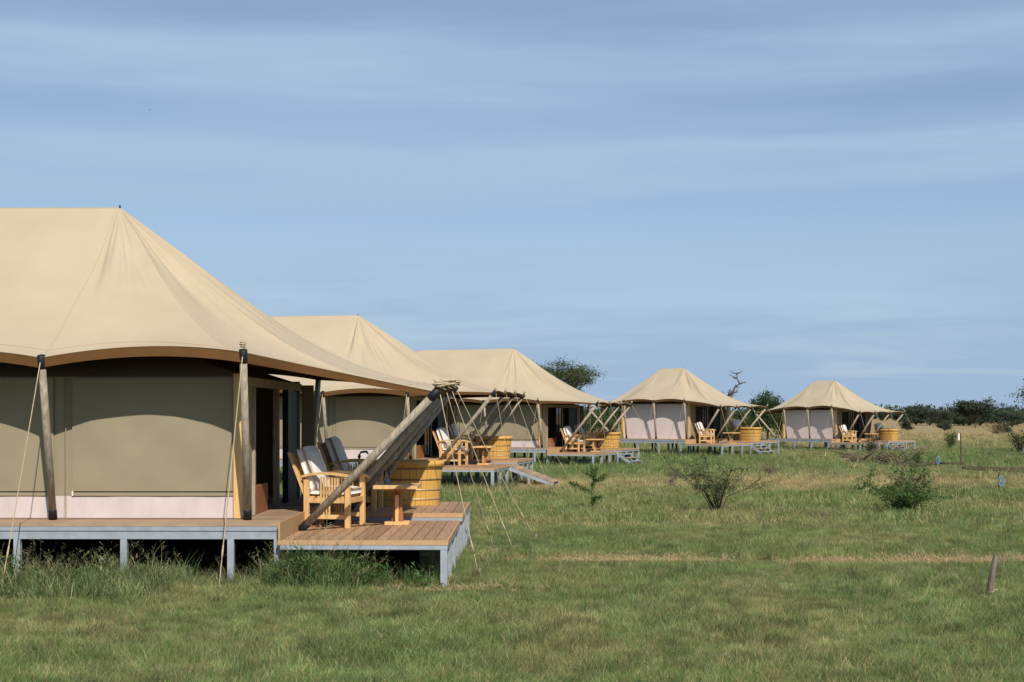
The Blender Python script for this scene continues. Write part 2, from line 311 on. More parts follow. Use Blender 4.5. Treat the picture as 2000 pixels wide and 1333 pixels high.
# ------------------------------------------------------------------ decks
def wood_planks(parent, name, mtl, x0, x1, y0, y1, ztop, w, along, gap=0.011, th=0.035):
    span = (y1 - y0) if along == 'x' else (x1 - x0); n = max(1, round(span / w)); w = span / n
    hw = w / 2 - gap / 2
    if along == 'x': base = MB().box(x0, x1, -hw, hw, -th, 0).mesh(name)
    else: base = MB().box(-hw, hw, y0, y1, -th, 0).mesh(name)
    for i in range(n):
        o = link(name, base, mtl, parent); c = (i + .5) * w; dz = random.uniform(-.0015, .0015)
        o.location = (0, y0 + c, ztop + dz) if along == 'x' else (x0 + c, 0, ztop + dz)
def make_deck(k, g, label):
    ox, oy, th, dz = POSE[k]; root = empty('timber_deck', (ox, oy, dz), -th)
    tag(root, label, 'deck', 'decks under the tents')
    mx0 = -g['L'] - 0.5; xr = 0.61; my0 = -g['my']; my1 = g['my'] - .1; lx, ly, ux, uy = g['lx'], g['ly'], g['ux'], g['uy']
    st = M['steel']; bot = -0.25
    wood_planks(root, 'plank', M['deckx'], mx0, xr - .003, my0, my1, 0.77, 0.146, 'x')
    wood_planks(root, 'plank', M['deck'], xr + .03, lx - .03, -ly + .03, -0.03, 0.57, 0.146, 'y')
    wood_planks(root, 'plank', M['deck'], xr + .03, ux - .03, 0.028, uy - .03, 0.67, 0.146, 'y')
    # pale boards round the edges
    fa = M['fascia']
    MB().box(xr + .0, lx, -ly, -ly + .027, .515, .574).build('edge_board', fa, root)
    MB().box(lx - .027, lx, -ly + .029, -.004, .515, .573).build('edge_board', fa, root)
    MB().box(xr + .0, ux, 0.0, .026, .612, .674).build('edge_board', fa, root)
    MB().box(ux - .027, ux, .028, uy, .612, .673).build('edge_board', fa, root)
    MB().box(xr + .002, xr + .027, -ly + .029, -.003, .50, .79).build('riser_board', fa, root)
    MB().box(xr + .002, xr + .027, .03, uy - .03, .60, .79).build('riser_board', fa, root)
    # steel beams
    def channel(x0, x1, y0, y1, z0, z1):
        m = MB(); m.box(x0, x1, y0, y1, z0, z1)
        if abs(x1 - x0) > abs(y1 - y0): m.box(x0, x1, y0 - .012, y0, z1 - .055, z1 - .002); m.box(x0, x1, y0 - .004, y0, z0, z0 + .02)
        return m.build('steel_beam', st, root)
    channel(mx0, xr - .005, my0 + .015, my0 + .075, .575, .733); channel(mx0, xr - .005, my1 - .06, my1 - .01, .575, .733)
    for x in np.arange(mx0 + .1, xr, 1.33): MB().box(x, x + .05, my0 + .08, my1 - .065, .60, .732).build('joist', st, root)
    channel(xr + .03, lx - .01, -ly + .015, -ly + .065, .455, .513); channel(xr + .03, lx - .01, -.07, -.02, .455, .53)
    MB().box(lx - .065, lx - .012, -ly + .067, -.072, .455, .513).build('steel_beam', st, root)
    channel(xr + .03, ux - .01, .012, .06, .545, .61); channel(xr + .03, ux - .01, uy - .07, uy - .02, .545, .63)
    MB().box(ux - .065, ux - .012, .062, uy - .072, .545, .61).build('steel_beam', st, root)
    post = MB().box(-.04, .04, -.04, .04, bot, 0).mesh('post')
    def P(x, y, z):
        me = post if abs(z - .57) < .001 else MB().box(-.04, .04, -.04, .04, bot - z, 0).mesh('post')
        o = link('post', me, st, root); o.location = (x, y, z)
    pm = {}
    for x in np.arange(0.0, mx0, -1.335):
        for y in (my0 + .045, my0 / 3, my1 / 3, my1 - .05): 
            if ('m') not in pm: pm['m'] = MB().box(-.04, .04, -.04, .04, bot - .573, 0).mesh('post')
            o = link('post', pm['m'], st, root); o.location = (x, y, .573)
    o = link('post', pm['m'], st, root); o.location = (xr - .03, my0 + .045, .573)
    pm['l'] = MB().box(-.042, .042, -.042, .042, bot - .453, 0).mesh('post'); pm['u'] = MB().box(-.042, .042, -.042, .042, bot - .543, 0).mesh('post')
    for y in np.linspace(-ly + .045, -.12, 4):
        o = link('post', pm['l'], st, root); o.location = (lx - .055, y, .453)
        if y > -ly + .5: o = link('post', pm['l'], st, root); o.location = (xr + .9, y, .453)
    for y in np.linspace(.1, uy - .06, 4):
        o = link('post', pm['u'], st, root); o.location = (ux - .055, y, .543)
        o = link('post', pm['u'], st, root); o.location = (xr + .9, y, .543)
    if k == 1:      # added black sheet, standing in for deep shade under the boards
        dark_sheet = MB()
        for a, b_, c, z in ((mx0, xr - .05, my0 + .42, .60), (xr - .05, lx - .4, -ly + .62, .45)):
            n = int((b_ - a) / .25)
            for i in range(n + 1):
                x = a + (b_ - a) * i / n; w_ = .05 * noise.noise((x * 2.1, 1, 1)); dark_sheet.v += [(x, c + w_ * .3, z), (x, c + w_ + .03, -.06)]
            k0 = len(dark_sheet.v) - 2 * (n + 1); dark_sheet.f += [(k0 + 2 * i, k0 + 2 * i + 2, k0 + 2 * i + 3, k0 + 2 * i + 1) for i in range(n)]
        dark_sheet.build('added_shade_sheet', M['dark_sheet'], root)
    return root
def deck_ramp(root, g):
    x0 = g['lx'] + .006; x1 = 4.05; ya, yb = -1.16, -.1; z0, z1 = .52, .03
    for y in (ya, yb): MB().beam((x0, y, z0 - .04), (x1, y, z1 - .02), .05, .11).build('ramp_stringer', M['steel'], root)
    n = 9
    for i in range(n):
        t0 = i / n; t1 = (i + .94) / n
        MB().beam((x0 + (x1 - x0) * t0, (ya + yb) / 2, z0 + .04 + (z1 - z0) * t0), (x0 + (x1 - x0) * t1, (ya + yb) / 2, z0 + .04 + (z1 - z0) * t1), yb - ya + .06, .03).build('ramp_board', M['deckx'], root)
    for t in (.45,):
        for y in (ya, yb): MB().box(x0 + (x1 - x0) * t - .03, x0 + (x1 - x0) * t + .03, y - .03, y + .03, -.2, z0 + (z1 - z0) * t - .1).build('post', M['steel'], root)
def deck_steps(root, g):
    x0 = g['lx'] + .006; ya, yb = -.35, .85
    for y in (ya, yb): MB().beam((x0, y, .50), (x0 + .80, y, -.05), .05, .12).build('step_stringer', M['steel'], root)
    for i, (x, z) in enumerate(((.08, .44), (.30, .29), (.52, .14))):
        MB().box(x0 + x, x0 + x + .23, ya - .03, yb + .03, z, z + .035).build('step_tread', M['deckx'] if i % 2 else M['steel'], root)
    for y in (ya - .06, yb + .06): MB().box(x0 + .03, x0 + .09, y - .03, y + .03, -.25, .50).build('post', M['steel'], root)

# ------------------------------------------------------------------ tents
def make_tent(k, g, label, wall, high_skirt, door_open):
    ox, oy, th, dz = POSE[k]; root = empty('safari_tent', (ox, oy, dz), -th)
    tag(root, label, 'tent', 'safari tents in a row')
    L_, hw, cy, cx, bb = g['L'], g['hw'], g['cy'], g['cx'], g['b']; nb = g['nb']; r0, r1, zr = g['ax'] - g['R'], g['ax'], g['az']
    cz = g['cz']; tz = g['tz']
    sx = [cx - bb * i for i in range(nb + 1)]; xb = sx[-1]
    ty = [-g['W'] / 2, -g['W'] / 6, g['W'] / 6, g['W'] / 2]
    tips = []                                     # (point, kind)
    for x in reversed(sx): tips.append((Vector((x, -cy, cz[min(sx.index(x), 1)])), 's'))
    for i, y in enumerate(ty): tips.append((Vector((g['tx'], y, tz[i])), 'f'))
    for x in sx: tips.append((Vector((x, cy, cz[1])), 's'))
    for i, y in enumerate(reversed(ty)): tips.append((Vector((xb + cx - g['tx'], y, tz[1])), 'b'))
    E = []; VH = []; nseg = 24 if nb > 2 else 12; cen = Vector(((r0 + r1) / 2, 0, 0))
    for i in range(len(tips)):
        (a, ka), (b_, kb) = tips[i], tips[(i + 1) % len(tips)]; ln = (b_ - a).length
        chord = (b_ - a); nrm = Vector((-chord.y, chord.x, 0)).normalized()
        flat = ka == kb and ka in 'fb'
        for j in range(nseg):
            t = j / nseg; s_ = 4 * t * (1 - t); p = a.lerp(b_, t)
            p = p + nrm * ((0.06 if ka == kb else (0.17 if nb > 2 else 0.10)) * ln * s_) + Vector((0, 0, (0.045 if not (ka != kb) else 0.012) * ln * s_))
            E.append(p)
            ha = .125 if ka == 's' else .065; hb = .125 if kb == 's' else .065
            VH.append(ha + (hb - ha) * t)
    n = len(E); U = [0, .012, .035, .07, .11] + list(np.linspace(.16, 1, 22)); v = []; f = []
    for iu, u in enumerate(U):
        for p in E:
            rp = Vector((min(max(p.x, r0), r1), 0, zr)); d = p - rp; h = Vector((d.x, d.y, 0)); fr = abs(d.x) / (h.length + 1e-6)
            pw = 1.24 + fr ** 1.5 * (.22 + .32 * min(1, u * 1.8))
            q = rp + h * u; q.z = p.z + (zr - p.z) * (1 - u) ** pw
            ang = math.atan2(d.y, d.x)
            gate = min(1, max(0, (p.x - (r1 - .9)) / .9)) + min(1, max(0, ((r0 + .9) - p.x) / .9))
            if gate > .01:                           # creases that run down from the ridge end
                am = .085 * math.sin(math.pi * min(1, u * 1.5)) ** 1.2 * max(0, 1 - u * 1.05) * gate
                q.z += am * 1.7 * noise.noise((ang * 6.2, u * 1.6, k * 3.1)) + am * 1.1 * noise.noise((ang * 15, u * 1.6, k * 1.7))
            if gate > .01 and u < .75:             # sharper folds below each ridge end
                aa = abs(ang) if p.x > cen.x else math.pi - abs(ang)
                for fi, (fa, fw, fd, f0, f1) in enumerate(((1.72, .045, .030, .10, .50), (1.55, .05, .038, .06, .60), (1.36, .045, .034, .16, .66), (1.20, .05, .042, .10, .70), (1.02, .05, .030, .2, .6), (.84, .06, .036, .08, .55), (.55, .07, .03, .1, .6))):
                    if f0 < u < f1: q.z -= fd * math.exp(-((aa - fa - .03 * math.sin(u * 6 + fi + k)) / fw) ** 2) * math.sin(math.pi * (u - f0) / (f1 - f0)) * gate
            q.z += .022 * noise.noise((q.x * .55, q.y * .8, k * 2.0)) * math.sin(math.pi * u)
            v.append(q)
    for iu in range(len(U) - 1):
        for j in range(n): a = iu * n + j; b_ = iu * n + (j + 1) % n; f.append((a, a + n, b_ + n, b_))
    import bmesh
    me = bpy.data.meshes.new('roof'); me.from_pydata([tuple(q) for q in v], [], f)
    bm = bmesh.new(); bm.from_mesh(me); bmesh.ops.remove_doubles(bm, verts=bm.verts, dist=.0008)
    bmesh.ops.recalc_face_normals(bm, faces=bm.faces); bm.to_mesh(me); bm.free(); me.update(); me.shade_smooth()
    roof = link('roof', me, M['roof'], root)
    # brown lining a little below the outer sheet
    me = bpy.data.meshes.new('lining'); me.from_pydata([tuple(q + Vector((0, 0, -.025))) for q in v], [], f); me.update(); me.shade_smooth()
    link('lining', me, M['lining'], root)
    vv = []; ff = []
    for p, h in zip(E, VH):
        o = Vector((p.x - cen.x, p.y, 0)).normalized()
        vv += [tuple(p + o * .006 + Vector((0, 0, .0))), tuple(p - o * .012 + Vector((0, 0, -h * .55))), tuple(p - o * .03 + Vector((0, 0, -h)))]
    for j in range(n):
        a = j * 3; b_ = ((j + 1) % n) * 3; ff += [(a, a + 1, b_ + 1, b_), (a + 1, a + 2, b_ + 2, b_ + 1)]
    me = bpy.data.meshes.new('valance'); me.from_pydata(vv, [], ff); me.update(); me.shade_smooth(); link('valance', me, M['lining'], root)
    hem = MB()
    hem.tube([tuple(p + Vector((0, 0, .004))) for p in E + [E[0]]], .011, 5, False); hem.build('roof_hem', M['roof'], root, True)
    sm = MB(); iu = max(i for i, u in enumerate(U) if u < .95)
    sm.tube([tuple(v[iu * n + j % n] + Vector((0, 0, .003))) for j in range(n + 1)], .005, 5, False)
    for j in range(0, n, nseg): sm.tube([tuple(v[q * n + j] + Vector((0, 0, .001))) for q in range(1, len(U))], .0035, 4, False)
    sm.build('seam', M['roof'], root, True)
    for x in (r0, r1):
        MB().tube([(x, 0, zr - .02), (x, 0, zr + .035)], [.016, .010], 8).build('finial', M['black'], root)
    # inner tent: walls of separate panels
    KH = M[wall]; zb = .775; zt = 2.62; t_ = .012
    xbk = -L_; nbay = nb; bw = L_ / nbay
    def sidewall(sy):
        y = sy * hw
        for i in range(nbay):
            xa, xc = -bw * i, -bw * (i + 1)
            if sy > 0 and i == 0 and door_open: xa = -.36
            lo, hi = xc + .004, xa - .004
            m = MB(); nn = 10; ym = lambda x, z: y + sy * (.012 + .02 * noise.noise((x * .9, z * .8, sy * 5 + k)))   # slack cloth
            for a in range(nn + 1):
                for c in range(7):
                    x = lo + (hi - lo) * a / nn; z = zb + (zt - zb) * c / 6; m.v.append((x, ym(x, z), z))
            for a in range(nn):
                for c in range(6): q = a * 7 + c; m.f.append((q, q + 7, q + 8, q + 1))
            m.build('wall_panel', KH, root, True)
            if not high_skirt:
                m = MB(); nn = 26
                for a in range(nn + 1):
                    for c in range(4):
                        x = lo + (hi - lo) * a / nn; z = zb + .002 + .285 * c / 3
                        m.v.append((x, y + sy * (.044 + .012 * noise.noise((x * 3.1, z * 1.2, k + sy)) + .012 * (3 - c) / 3), z))
                for a in range(nn):
                    for c in range(3): q = a * 4 + c; m.f.append((q, q + 4, q + 5, q + 1))
                m.build('skirt', M['skirt'], root, True)
                m = MB(); nn = 40; nz_ = 26
                for a in range(nn + 1):
                    for c in range(nz_ + 1):
                        u_, w_ = a / nn, c / nz_; x = lo + .10 + (hi - lo - .24) * u_; z = 1.125 + 1.475 * w_; ed = min(1, 8 * u_, 8 * (1 - u_), 7 * w_ + .1)
                        dg = noise.noise((x * 1.3 + z * 1.9, x * .5 - z * .4, k + i + sy)) + .5 * noise.noise((x * 2.6 - z * 3.1, z * .6, k * 2 + i))
                        m.v.append((x, y + sy * (.046 + .017 * dg * ed + .010 * ed), z))
                for a in range(nn):
                    for c in range(nz_): q = a * (nz_ + 1) + c; m.f.append((q, q + nz_ + 1, q + nz_ + 2, q + 1))
                fl = m.build('window_flap', KH, root, True)
                MB().box(lo + .12, hi - .12, min(y + sy * .04, y + sy * .062), max(y + sy * .04, y + sy * .062), 1.066, 1.108).build('flap_hem', KH, fl)
                for x in (lo + .10, hi - .13): MB().box(x, x + .018, min(y + sy * .04, y + sy * .066), max(y + sy * .04, y + sy * .066), 1.066, 1.125).build('flap_strap', M['white'], fl)
            MB().tube([(lo + .02, y + sy * .055, zb), (lo + .015, y + sy * .05, zt)], .008, 6).build('seam_cord', M['black'] if high_skirt else M['khaki'], root)
    sidewall(-1); sidewall(1)
    MB().box(xbk - t_, xbk, -hw, hw, zb, zt).build('wall_panel', KH, root)
    v_ = [(0, -hw, zt), (0, hw, zt), (xbk, hw, zt), (xbk, -hw, zt), (r1 - .4, 0, zt + .9), (r0 + .4, 0, zt + .9)]
    me = bpy.data.meshes.new('inner_ceiling'); me.from_pydata(v_, [], [(0, 1, 4), (1, 2, 5, 4), (2, 3, 5), (3, 0, 4, 5)]); link('inner_ceiling', me, M['khaki'], root)
    for sx_, xx in ((1, -.07), (-1, xbk + .07)):
        for sy in (-1, 1):
            MB().box(xx - .055, xx + .055, sy * (hw + .07) - .045, sy * (hw + .07) + .045, zb, 2.66).build('corner_post', M['teak'], root, bevel=.006)
    # front wall: canvas returns, posts, timber sill, doors
    e = hw / 2.4
    for a, c in ((-2.38, -1.88), (2.0, 2.38)):
        MB().box(-.006, .006, a * e, c * e, zb, zt).build('wall_panel', M['khaki'], root)
    MB().box(-.03, .03, -2.38 * e, 2.38 * e, 2.50, 2.62).build('door_header', M['pole'], root)
    for y in (-1.86, .08, .94, 1.97): MB().box(-.045, .045, y * e - .035, y * e + .035, zb, 2.5).build('door_post', M['pole'] if y < .5 else M['black'], root, bevel=.005)
    MB().box(-.02, .02, -1.82 * e, -.75 * e, zb, 1.16).build('sill_panel', M['teakdark'], root, bevel=.005)
    MB().box(-.012, .03, .98 * e, 1.93 * e, zb + .01, 2.49).build('door_leaf', M['black'], root)
    if not door_open:
        fr = MB(); ya, yb = -.70 * e, .04 * e
        for yy in (ya, (ya + yb) / 2, yb): fr.box(-.025, .02, yy - .025, yy + .025, zb + .01, 2.49)
        d = fr.build('door_leaf', M['black'], root)
        MB().box(-.006, .004, ya + .027, (ya + yb) / 2 - .027, zb + .02, 2.48).build('pane', M['glassdark'], d)
        MB().box(-.006, .004, (ya + yb) / 2 + .027, yb - .027, zb + .02, 2.48).build('pane', M['glassdark'], d)
    # canvas wing beyond the far corner
    MB().box(.02, .22, hw + .02, hw + .035, zb, 2.6).build('canvas_wing', M['khaki'], root)
    # side poles with rubber caps and guy ropes
    def pole(a, b_, r, nm, coil=True):
        a = Vector(a); b_ = Vector(b_); d = (b_ - a).normalized()
        pl = MB().tube([a + d * .10, a.lerp(b_, .5), b_ - d * .10], [r, r * 1.03, r * .97], 14).build(nm, M['pole'], root, True)
        MB().tube([b_ - d * .17, b_ - d * .155, b_ + d * .0, b_ + d * .01], [r * .99, r * 1.12, r * 1.12, r * .5], 14).build('cap', M['black'], pl, True)
        MB().tube([a, a + d * .01, a + d * .13, a + d * .14], [r * .6, r * 1.12, r * 1.12, r * .98], 14).build('boot', M['black'], pl, True)
        if coil:
            big = 1.0 if coil == 1 else 1.9; pts = []
            for i in range(40):
                t = i / 39; an = t * 2 * math.pi * 3.5; rr = .032 * big * (1 + .25 * math.sin(t * 9 + b_.y))
                pts.append(b_ + Vector((math.cos(an) * rr, math.sin(an) * rr * 1.2 + .03 * (t - .5), .02 + t * .085 * (1 if big == 1 else 1.15))) + d * .01)
            MB().tube(pts, .0095 * (1 if big == 1 else 1.7), 6).build('rope_lashing', M['rope'], pl, True)
    def rope(a, b_, sag=0.05):
        a = Vector(a); b_ = Vector(b_); pts = []
        for i in range(13):
            t = i / 12; p = a.lerp(b_, t); p.z -= sag * 4 * t * (1 - t); pts.append(p)
        MB().tube(pts, .0065, 6).build('guy_rope', M['rope'], root, True)
        j = int(len(pts) * .78); pz = pts[j]; dd = (pts[j + 1] - pts[j]).normalized()
        MB().tube([pz - dd * .09, pz, pz + dd * .09], [.008, .013, .008], 6).build('rope_hitch', M['rope'], root, True)
        MB().tube([b_ + Vector((0, 0, -.1)), b_ + (b_ - a).normalized() * -.04 + Vector((.02, 0, .05))], [.012, .016], 6).build('peg', M['pole'], root)
    for sy in (-1, 1):
        for i, x in enumerate(sx):
            z = cz[min(i, 1)] if sy < 0 else cz[1]
            pole((x - .07, sy * (hw + .30), .775), (x, sy * (cy - .02), z + .03), .047, 'side_pole', 1 if i == 0 else 0)
            rope((x, sy * (cy + .02), z - .06), (x - .20 + .07 * math.sin(i * 5 + k), sy * (cy + .75), gz(ox, oy) * 0 + .02), .02)
    for i, y in enumerate(ty):
        by = (-1.84, -.72, .48, 1.5)[i] * g['W'] / 4.6; bz = .575 if by < -.05 else .675
        pole(((.66, .86, 1.0, 1.12)[i], by, bz), (g['tx'] - .02, y, tz[i] + .04), .052, 'prop_pole', 2 if k == 1 else 1)
        ex, ey = g['ends'][i]; rope((g['tx'], y, tz[i] - .02), (ex, ey, .02), .05)
    for y in (ty[0], ty[3]):
        x2 = xb + cx - g['tx']; pole((xbk - .3, y * .8, .77), (x2 + .02, y, tz[1] + .03), .055, 'prop_pole', 1)
    return root

GA = dict(ax=-2.29, az=5.17, R=4.8, L=9.4, hw=2.30, cx=.17, cy=3.28, b=2.51, nb=4, W=4.6, tx=2.56, lx=2.72, ly=3.33, ux=2.76, uy=2.82, my=3.2,
          ends=[(3.06, -2.2), (3.23, .6), (3.5, 1.0), (3.85, 3.2)])
GB = dict(ax=-1.40, az=4.56, R=1.54, L=4.34, hw=1.57, cx=.0, cy=2.23, b=1.90, nb=2, W=4.79, tx=2.32, lx=2.83, ly=3.10, ux=2.70, uy=3.03, my=2.6,
          ends=[(3.0, -2.2), (3.2, .4), (3.4, 1.0), (3.7, 2.7)])
PAR = {1: dict(GA, cz=(2.90, 2.83), tz=(2.41, 2.46, 2.50, 2.54)), 2: dict(GA, cz=(2.72, 2.72), tz=(2.71, 2.70, 2.69, 2.67)),
       3: dict(GA, cz=(2.78, 2.78), tz=(2.66, 2.65, 2.65, 2.64)), 4: dict(GB, cz=(2.80, 2.80), tz=(2.45,) * 4), 5: dict(GB, cz=(2.84, 2.78), tz=(2.45,) * 4)}
TL = {1: 'large cream canvas tent with thick rope bundles on top of its props',
      2: 'long cream canvas tent whose front deck has a sloping plank ramp',
      3: 'long cream canvas tent with khaki walls standing before the flat-topped acacia',
      4: 'small cream tent with pale pink walls beside the bare dead tree',
      5: 'small cream tent with pale pink walls standing behind the brush pile'}
DL = {1: 'timber deck on blue-grey steel posts, with no ramp or steps, tall grass along its edge',
      2: 'timber deck on steel posts with a long sloping plank ramp',
      3: 'timber deck on steel posts with short steps, under the tent before the acacia',
      4: 'low timber deck with steel steps under the pink-walled tent beside the dead tree',
      5: 'low timber deck on steel posts under the pink-walled tent behind the brush pile'}
WHERE = {1: 'on the deck without ramp or steps', 2: 'on the deck with the plank ramp', 3: 'on the deck of the tent before the acacia',
         4: 'of the pink-walled tent beside the dead tree', 5: 'of the pink-walled tent behind the brush pile'}
for k in range(1, 6):
    d = make_deck(k, PAR[k], DL[k])
    if k == 2: deck_ramp(d, PAR[k])
    elif k > 2: deck_steps(d, PAR[k])
    make_tent(k, PAR[k], TL[k], 'khaki' if k < 4 else 'pink', k > 3, k == 1)

# ------------------------------------------------------------------ furniture
def place(o, k, x, y, z, rz=0.0):
    ox, oy, th, dz = POSE[k]; c, s_ = math.cos(th), math.sin(th)
    o.location = (ox + x * c + y * s_, oy - x * s_ + y * c, z + dz); o.rotation_euler = (0, 0, rz - th); return o
def cushion(sx_, sy_, sz_):
    m = MB(); n = 10; ps = []
    for top in (1, -1):
        for i in range(n + 1):
            for j in range(n + 1):
                a, b_ = 2 * i / n - 1, 2 * j / n - 1; e = (1 - abs(a) ** 5) * (1 - abs(b_) ** 5)
                ed = 1 - .05 * (a * a * b_ * b_)
                m.v.append((a * sx_ / 2 * ed, b_ * sy_ / 2 * ed, top * sz_ / 2 * (.55 + .45 * e ** .5)))
    st = (n + 1) ** 2
    for i in range(n):
        for j in range(n):
            q = i * (n + 1) + j; m.f.append((q, q + n + 1, q + n + 2, q + 1)); m.f.append((st + q, st + q + 1, st + q + n + 2, st + q + n + 1))
    ring = [i * (n + 1) for i in range(n + 1)] + [n * (n + 1) + j for j in range(1, n + 1)] + [i * (n + 1) + n for i in range(n - 1, -1, -1)] + [j for j in range(n - 1, 0, -1)]
    for a, b_ in zip(ring, ring[1:] + ring[:1]): m.f.append((a, b_, b_ + st, a + st))
    return m
def make_chair():
    t = empty('armchair', (0, 0, 0)); T = M['teak']; bv = .004
    for sy in (-1, 1):
        MB().box(.265, .335, sy * .30 - .03, sy * .30 + .03, 0, .69).build('leg', T, t, bevel=bv)
        MB().hexa([(-.335, sy * .30 - .03, 0), (-.265, sy * .30 - .03, 0), (-.265, sy * .30 + .03, 0), (-.335, sy * .30 + .03, 0),
                   (-.335, sy * .30 - .03, .66), (-.265, sy * .30 - .03, .66), (-.265, sy * .30 + .03, .66), (-.335, sy * .30 + .03, .66)]).build('leg', T, t, bevel=bv)
        m = MB(); n = 8; top = []                      # curved armrest
        for i in range(n + 1):
            x = -.36 + .76 * i / n; z = .685 + .045 * math.sin(math.pi * (i / n) ** .8) + (-.02 if i == n else 0)
            m.v += [(x, sy * .30 - .04, z), (x, sy * .30 + .04, z), (x, sy * .30 + .04, z + .034), (x, sy * .30 - .04, z + .034)]
        for i in range(n):
            a = i * 4; m.f += [(a, a + 1, a + 5, a + 4), (a + 1, a + 2, a + 6, a + 5), (a + 2, a + 3, a + 7, a + 6), (a + 3, a, a + 4, a + 7)]
        m.f += [(3, 2, 1, 0), (n * 4, n * 4 + 1, n * 4 + 2, n * 4 + 3)]; m.build('armrest', T, t)
        MB().box(-.263, .263, sy * .30 - .014, sy * .30 + .014, .34, .41).build('seat_rail', T, t, bevel=bv)
        MB().box(-.263, .263, sy * .30 - .012, sy * .30 + .012, .12, .18).build('stretcher', T, t, bevel=bv)
        for i in range(7):
            x = .015 - .105 + i * .041
            hi = .70
            MB().box(x - .0105, x + .0105, sy * .30 - .009, sy * .30 + .009, .412 if i > 3 else .182, hi).build('slat', T, t)
        MB().beam((-.30, sy * .27, .36), (-.57, sy * .27, 1.03), .035, .06, (0, 1, 0)).build('back_post', T, t, bevel=bv)
    MB().box(.275, .325, -.268, .268, .34, .41).build('seat_rail', T, t, bevel=bv)
    MB().box(-.325, -.275, -.268, .268, .34, .41).build('seat_rail', T, t, bevel=bv)
    for z in (.48, .98): MB().beam((-.30 - (z - .36) * .40, -.25, z), (-.30 - (z - .36) * .40, .25, z), .03, .07).build('back_rail', T, t, bevel=bv)
    for i in range(6):
        y = -.2 + .08 * i; MB().beam((-.358, y, .5), (-.54, y, .96), .014, .03, (0, 1, 0)).build('slat', T, t)
    for i in range(5): MB().box(-.27 + .115 * i, -.20 + .115 * i, -.28, .28, .412, .43).build('slat', T, t)
    c = cushion(.60, .53, .125).build('seat_cushion', M['cushion'], t, True); c.location = (.015, 0, .495)
    c = cushion(.64, .54, .19).build('back_cushion', M['cushion'], t, True); c.location = (-.31, 0, .80); c.rotation_euler = (0, R(-111), 0)
    MB().tube([(-.48, -.30, .88), (-.53, 0, .88), (-.48, .30, .88)], .006, 5).build('cushion_tie', M['rope'], t)
    return t
def make_table():
    t = empty('pedestal_table', (0, 0, 0)); T = M['teak']
    for i in range(5): 
        y = -.36 + .144 * i; MB().box(-.31, .31, y + .001, y + .143, .515, .565).build('top_board', T, t, bevel=.004)
    MB().box(-.17, .17, -.30, .30, .485, .513).build('top_batten', M['teakdark'], t, bevel=.003)
    for s_ in (-1, 1):
        MB().beam((s_ * .06, -.04 * s_, .045), (s_ * .022, -.04 * s_, .485), .055, .09, (0, 1, 0)).build('leg', M['teakdark'], t, bevel=.004)
    MB().beam((-.0, -.10, .045), (-.0, -.10, .42), .05, .05, (0, 1, 0)).build('leg', T, t, bevel=.004)
    MB().box(-.17, .17, -.16, -.06, 0, .045).build('foot', T, t, bevel=.004)
    MB().box(-.17, .17, .06, .16, 0, .045).build('foot', T, t, bevel=.004)
    MB().box(-.04, .04, -.06, .06, .003, .042).build('foot', T, t, bevel=.004)
    return t
def oval(a, A, B): 
    c, s_ = math.cos(a), math.sin(a); return (A * math.copysign(abs(c) ** .8, c), B * math.copysign(abs(s_) ** .8, s_))
def make_tub():
    t = empty('wooden_tub', (0, 0, 0)); n = 40; A0, B0, A1, B1 = .58, .37, .65, .43; H = .70
    for i in range(n):
        m = MB(); a0 = 2 * math.pi * (i + .03) / n; a1 = 2 * math.pi * (i + .97) / n; P = []
        for z, A, B in ((.0, A0, B0), (H, A1, B1)):
            for th_ in (0, .035):
                for a in (a0, (a0 + a1) / 2, a1): x, y = oval(a, A - th_, B - th_); P.append((x, y, z))
        m.v = P; m.f = [(0, 1, 7, 6), (1, 2, 8, 7), (4, 3, 9, 10), (5, 4, 10, 11), (2, 5, 11, 8), (3, 0, 6, 9), (6, 7, 10, 9), (7, 8, 11, 10), (3, 4, 1, 0), (4, 5, 2, 1)]
        m.build('stave', M['tub'], t)
    def ring(name, z0, z1, out, th_, mt, seg=64):
        m = MB()
        for i in range(seg):
            a = 2 * math.pi * i / seg
            for z, o in ((z0, out), (z1, out), (z1, out - th_), (z0, out - th_)):
                u = z / H; x, y = oval(a, A0 + (A1 - A0) * u + o, B0 + (B1 - B0) * u + o); m.v.append((x, y, z))
        for i in range(seg):
            a = i * 4; b_ = ((i + 1) % seg) * 4
            for q in range(4): m.f.append((a + q, b_ + q, b_ + (q + 1) % 4, a + (q + 1) % 4))
        return m.build(name, mt, t, True)
    ring('rim', .61, .71, .022, .075, M['tub']); ring('hoop', .575, .595, .006, .005, M['hoop'])
    ring('hoop', .40, .425, .006, .005, M['hoop']); ring('hoop', .235, .26, .006, .005, M['hoopm']); ring('hoop', .085, .11, .006, .005, M['hoopm'])
    m = MB(); k = [oval(2 * math.pi * i / 48, A0 - .03, B0 - .03) for i in range(48)]
    m.v = [(x, y, .06) for x, y in k]; m.f = [tuple(range(48))]; m.build('floor', M['tub'], t)
    f = MB().tube([(-.72, .10, .0), (-.72, .10, .80), (-.69, .09, .84), (-.60, .07, .85), (-.57, .06, .81)], [.018, .018, .018, .018, .014], 10).build('faucet', M['black'], t, True)
    MB().tube([(-.72, .02, .77), (-.72, .18, .77)], .02, 8).build('handle', M['black'], f, True)
    m = MB(); 
    for s_ in (-1, 1): m.box(s_ * .40 - .06, s_ * .40 + .06, -.30, .30, -.0, .02)
    return t
chair0, table0, tub0 = make_chair(), make_table(), make_tub(); first = dict(c=chair0, t=table0, b=tub0)
def inst(key, src):
    if first.get(key) is not None: o = first[key]; first[key] = None; return o
    return copy_tree(src)
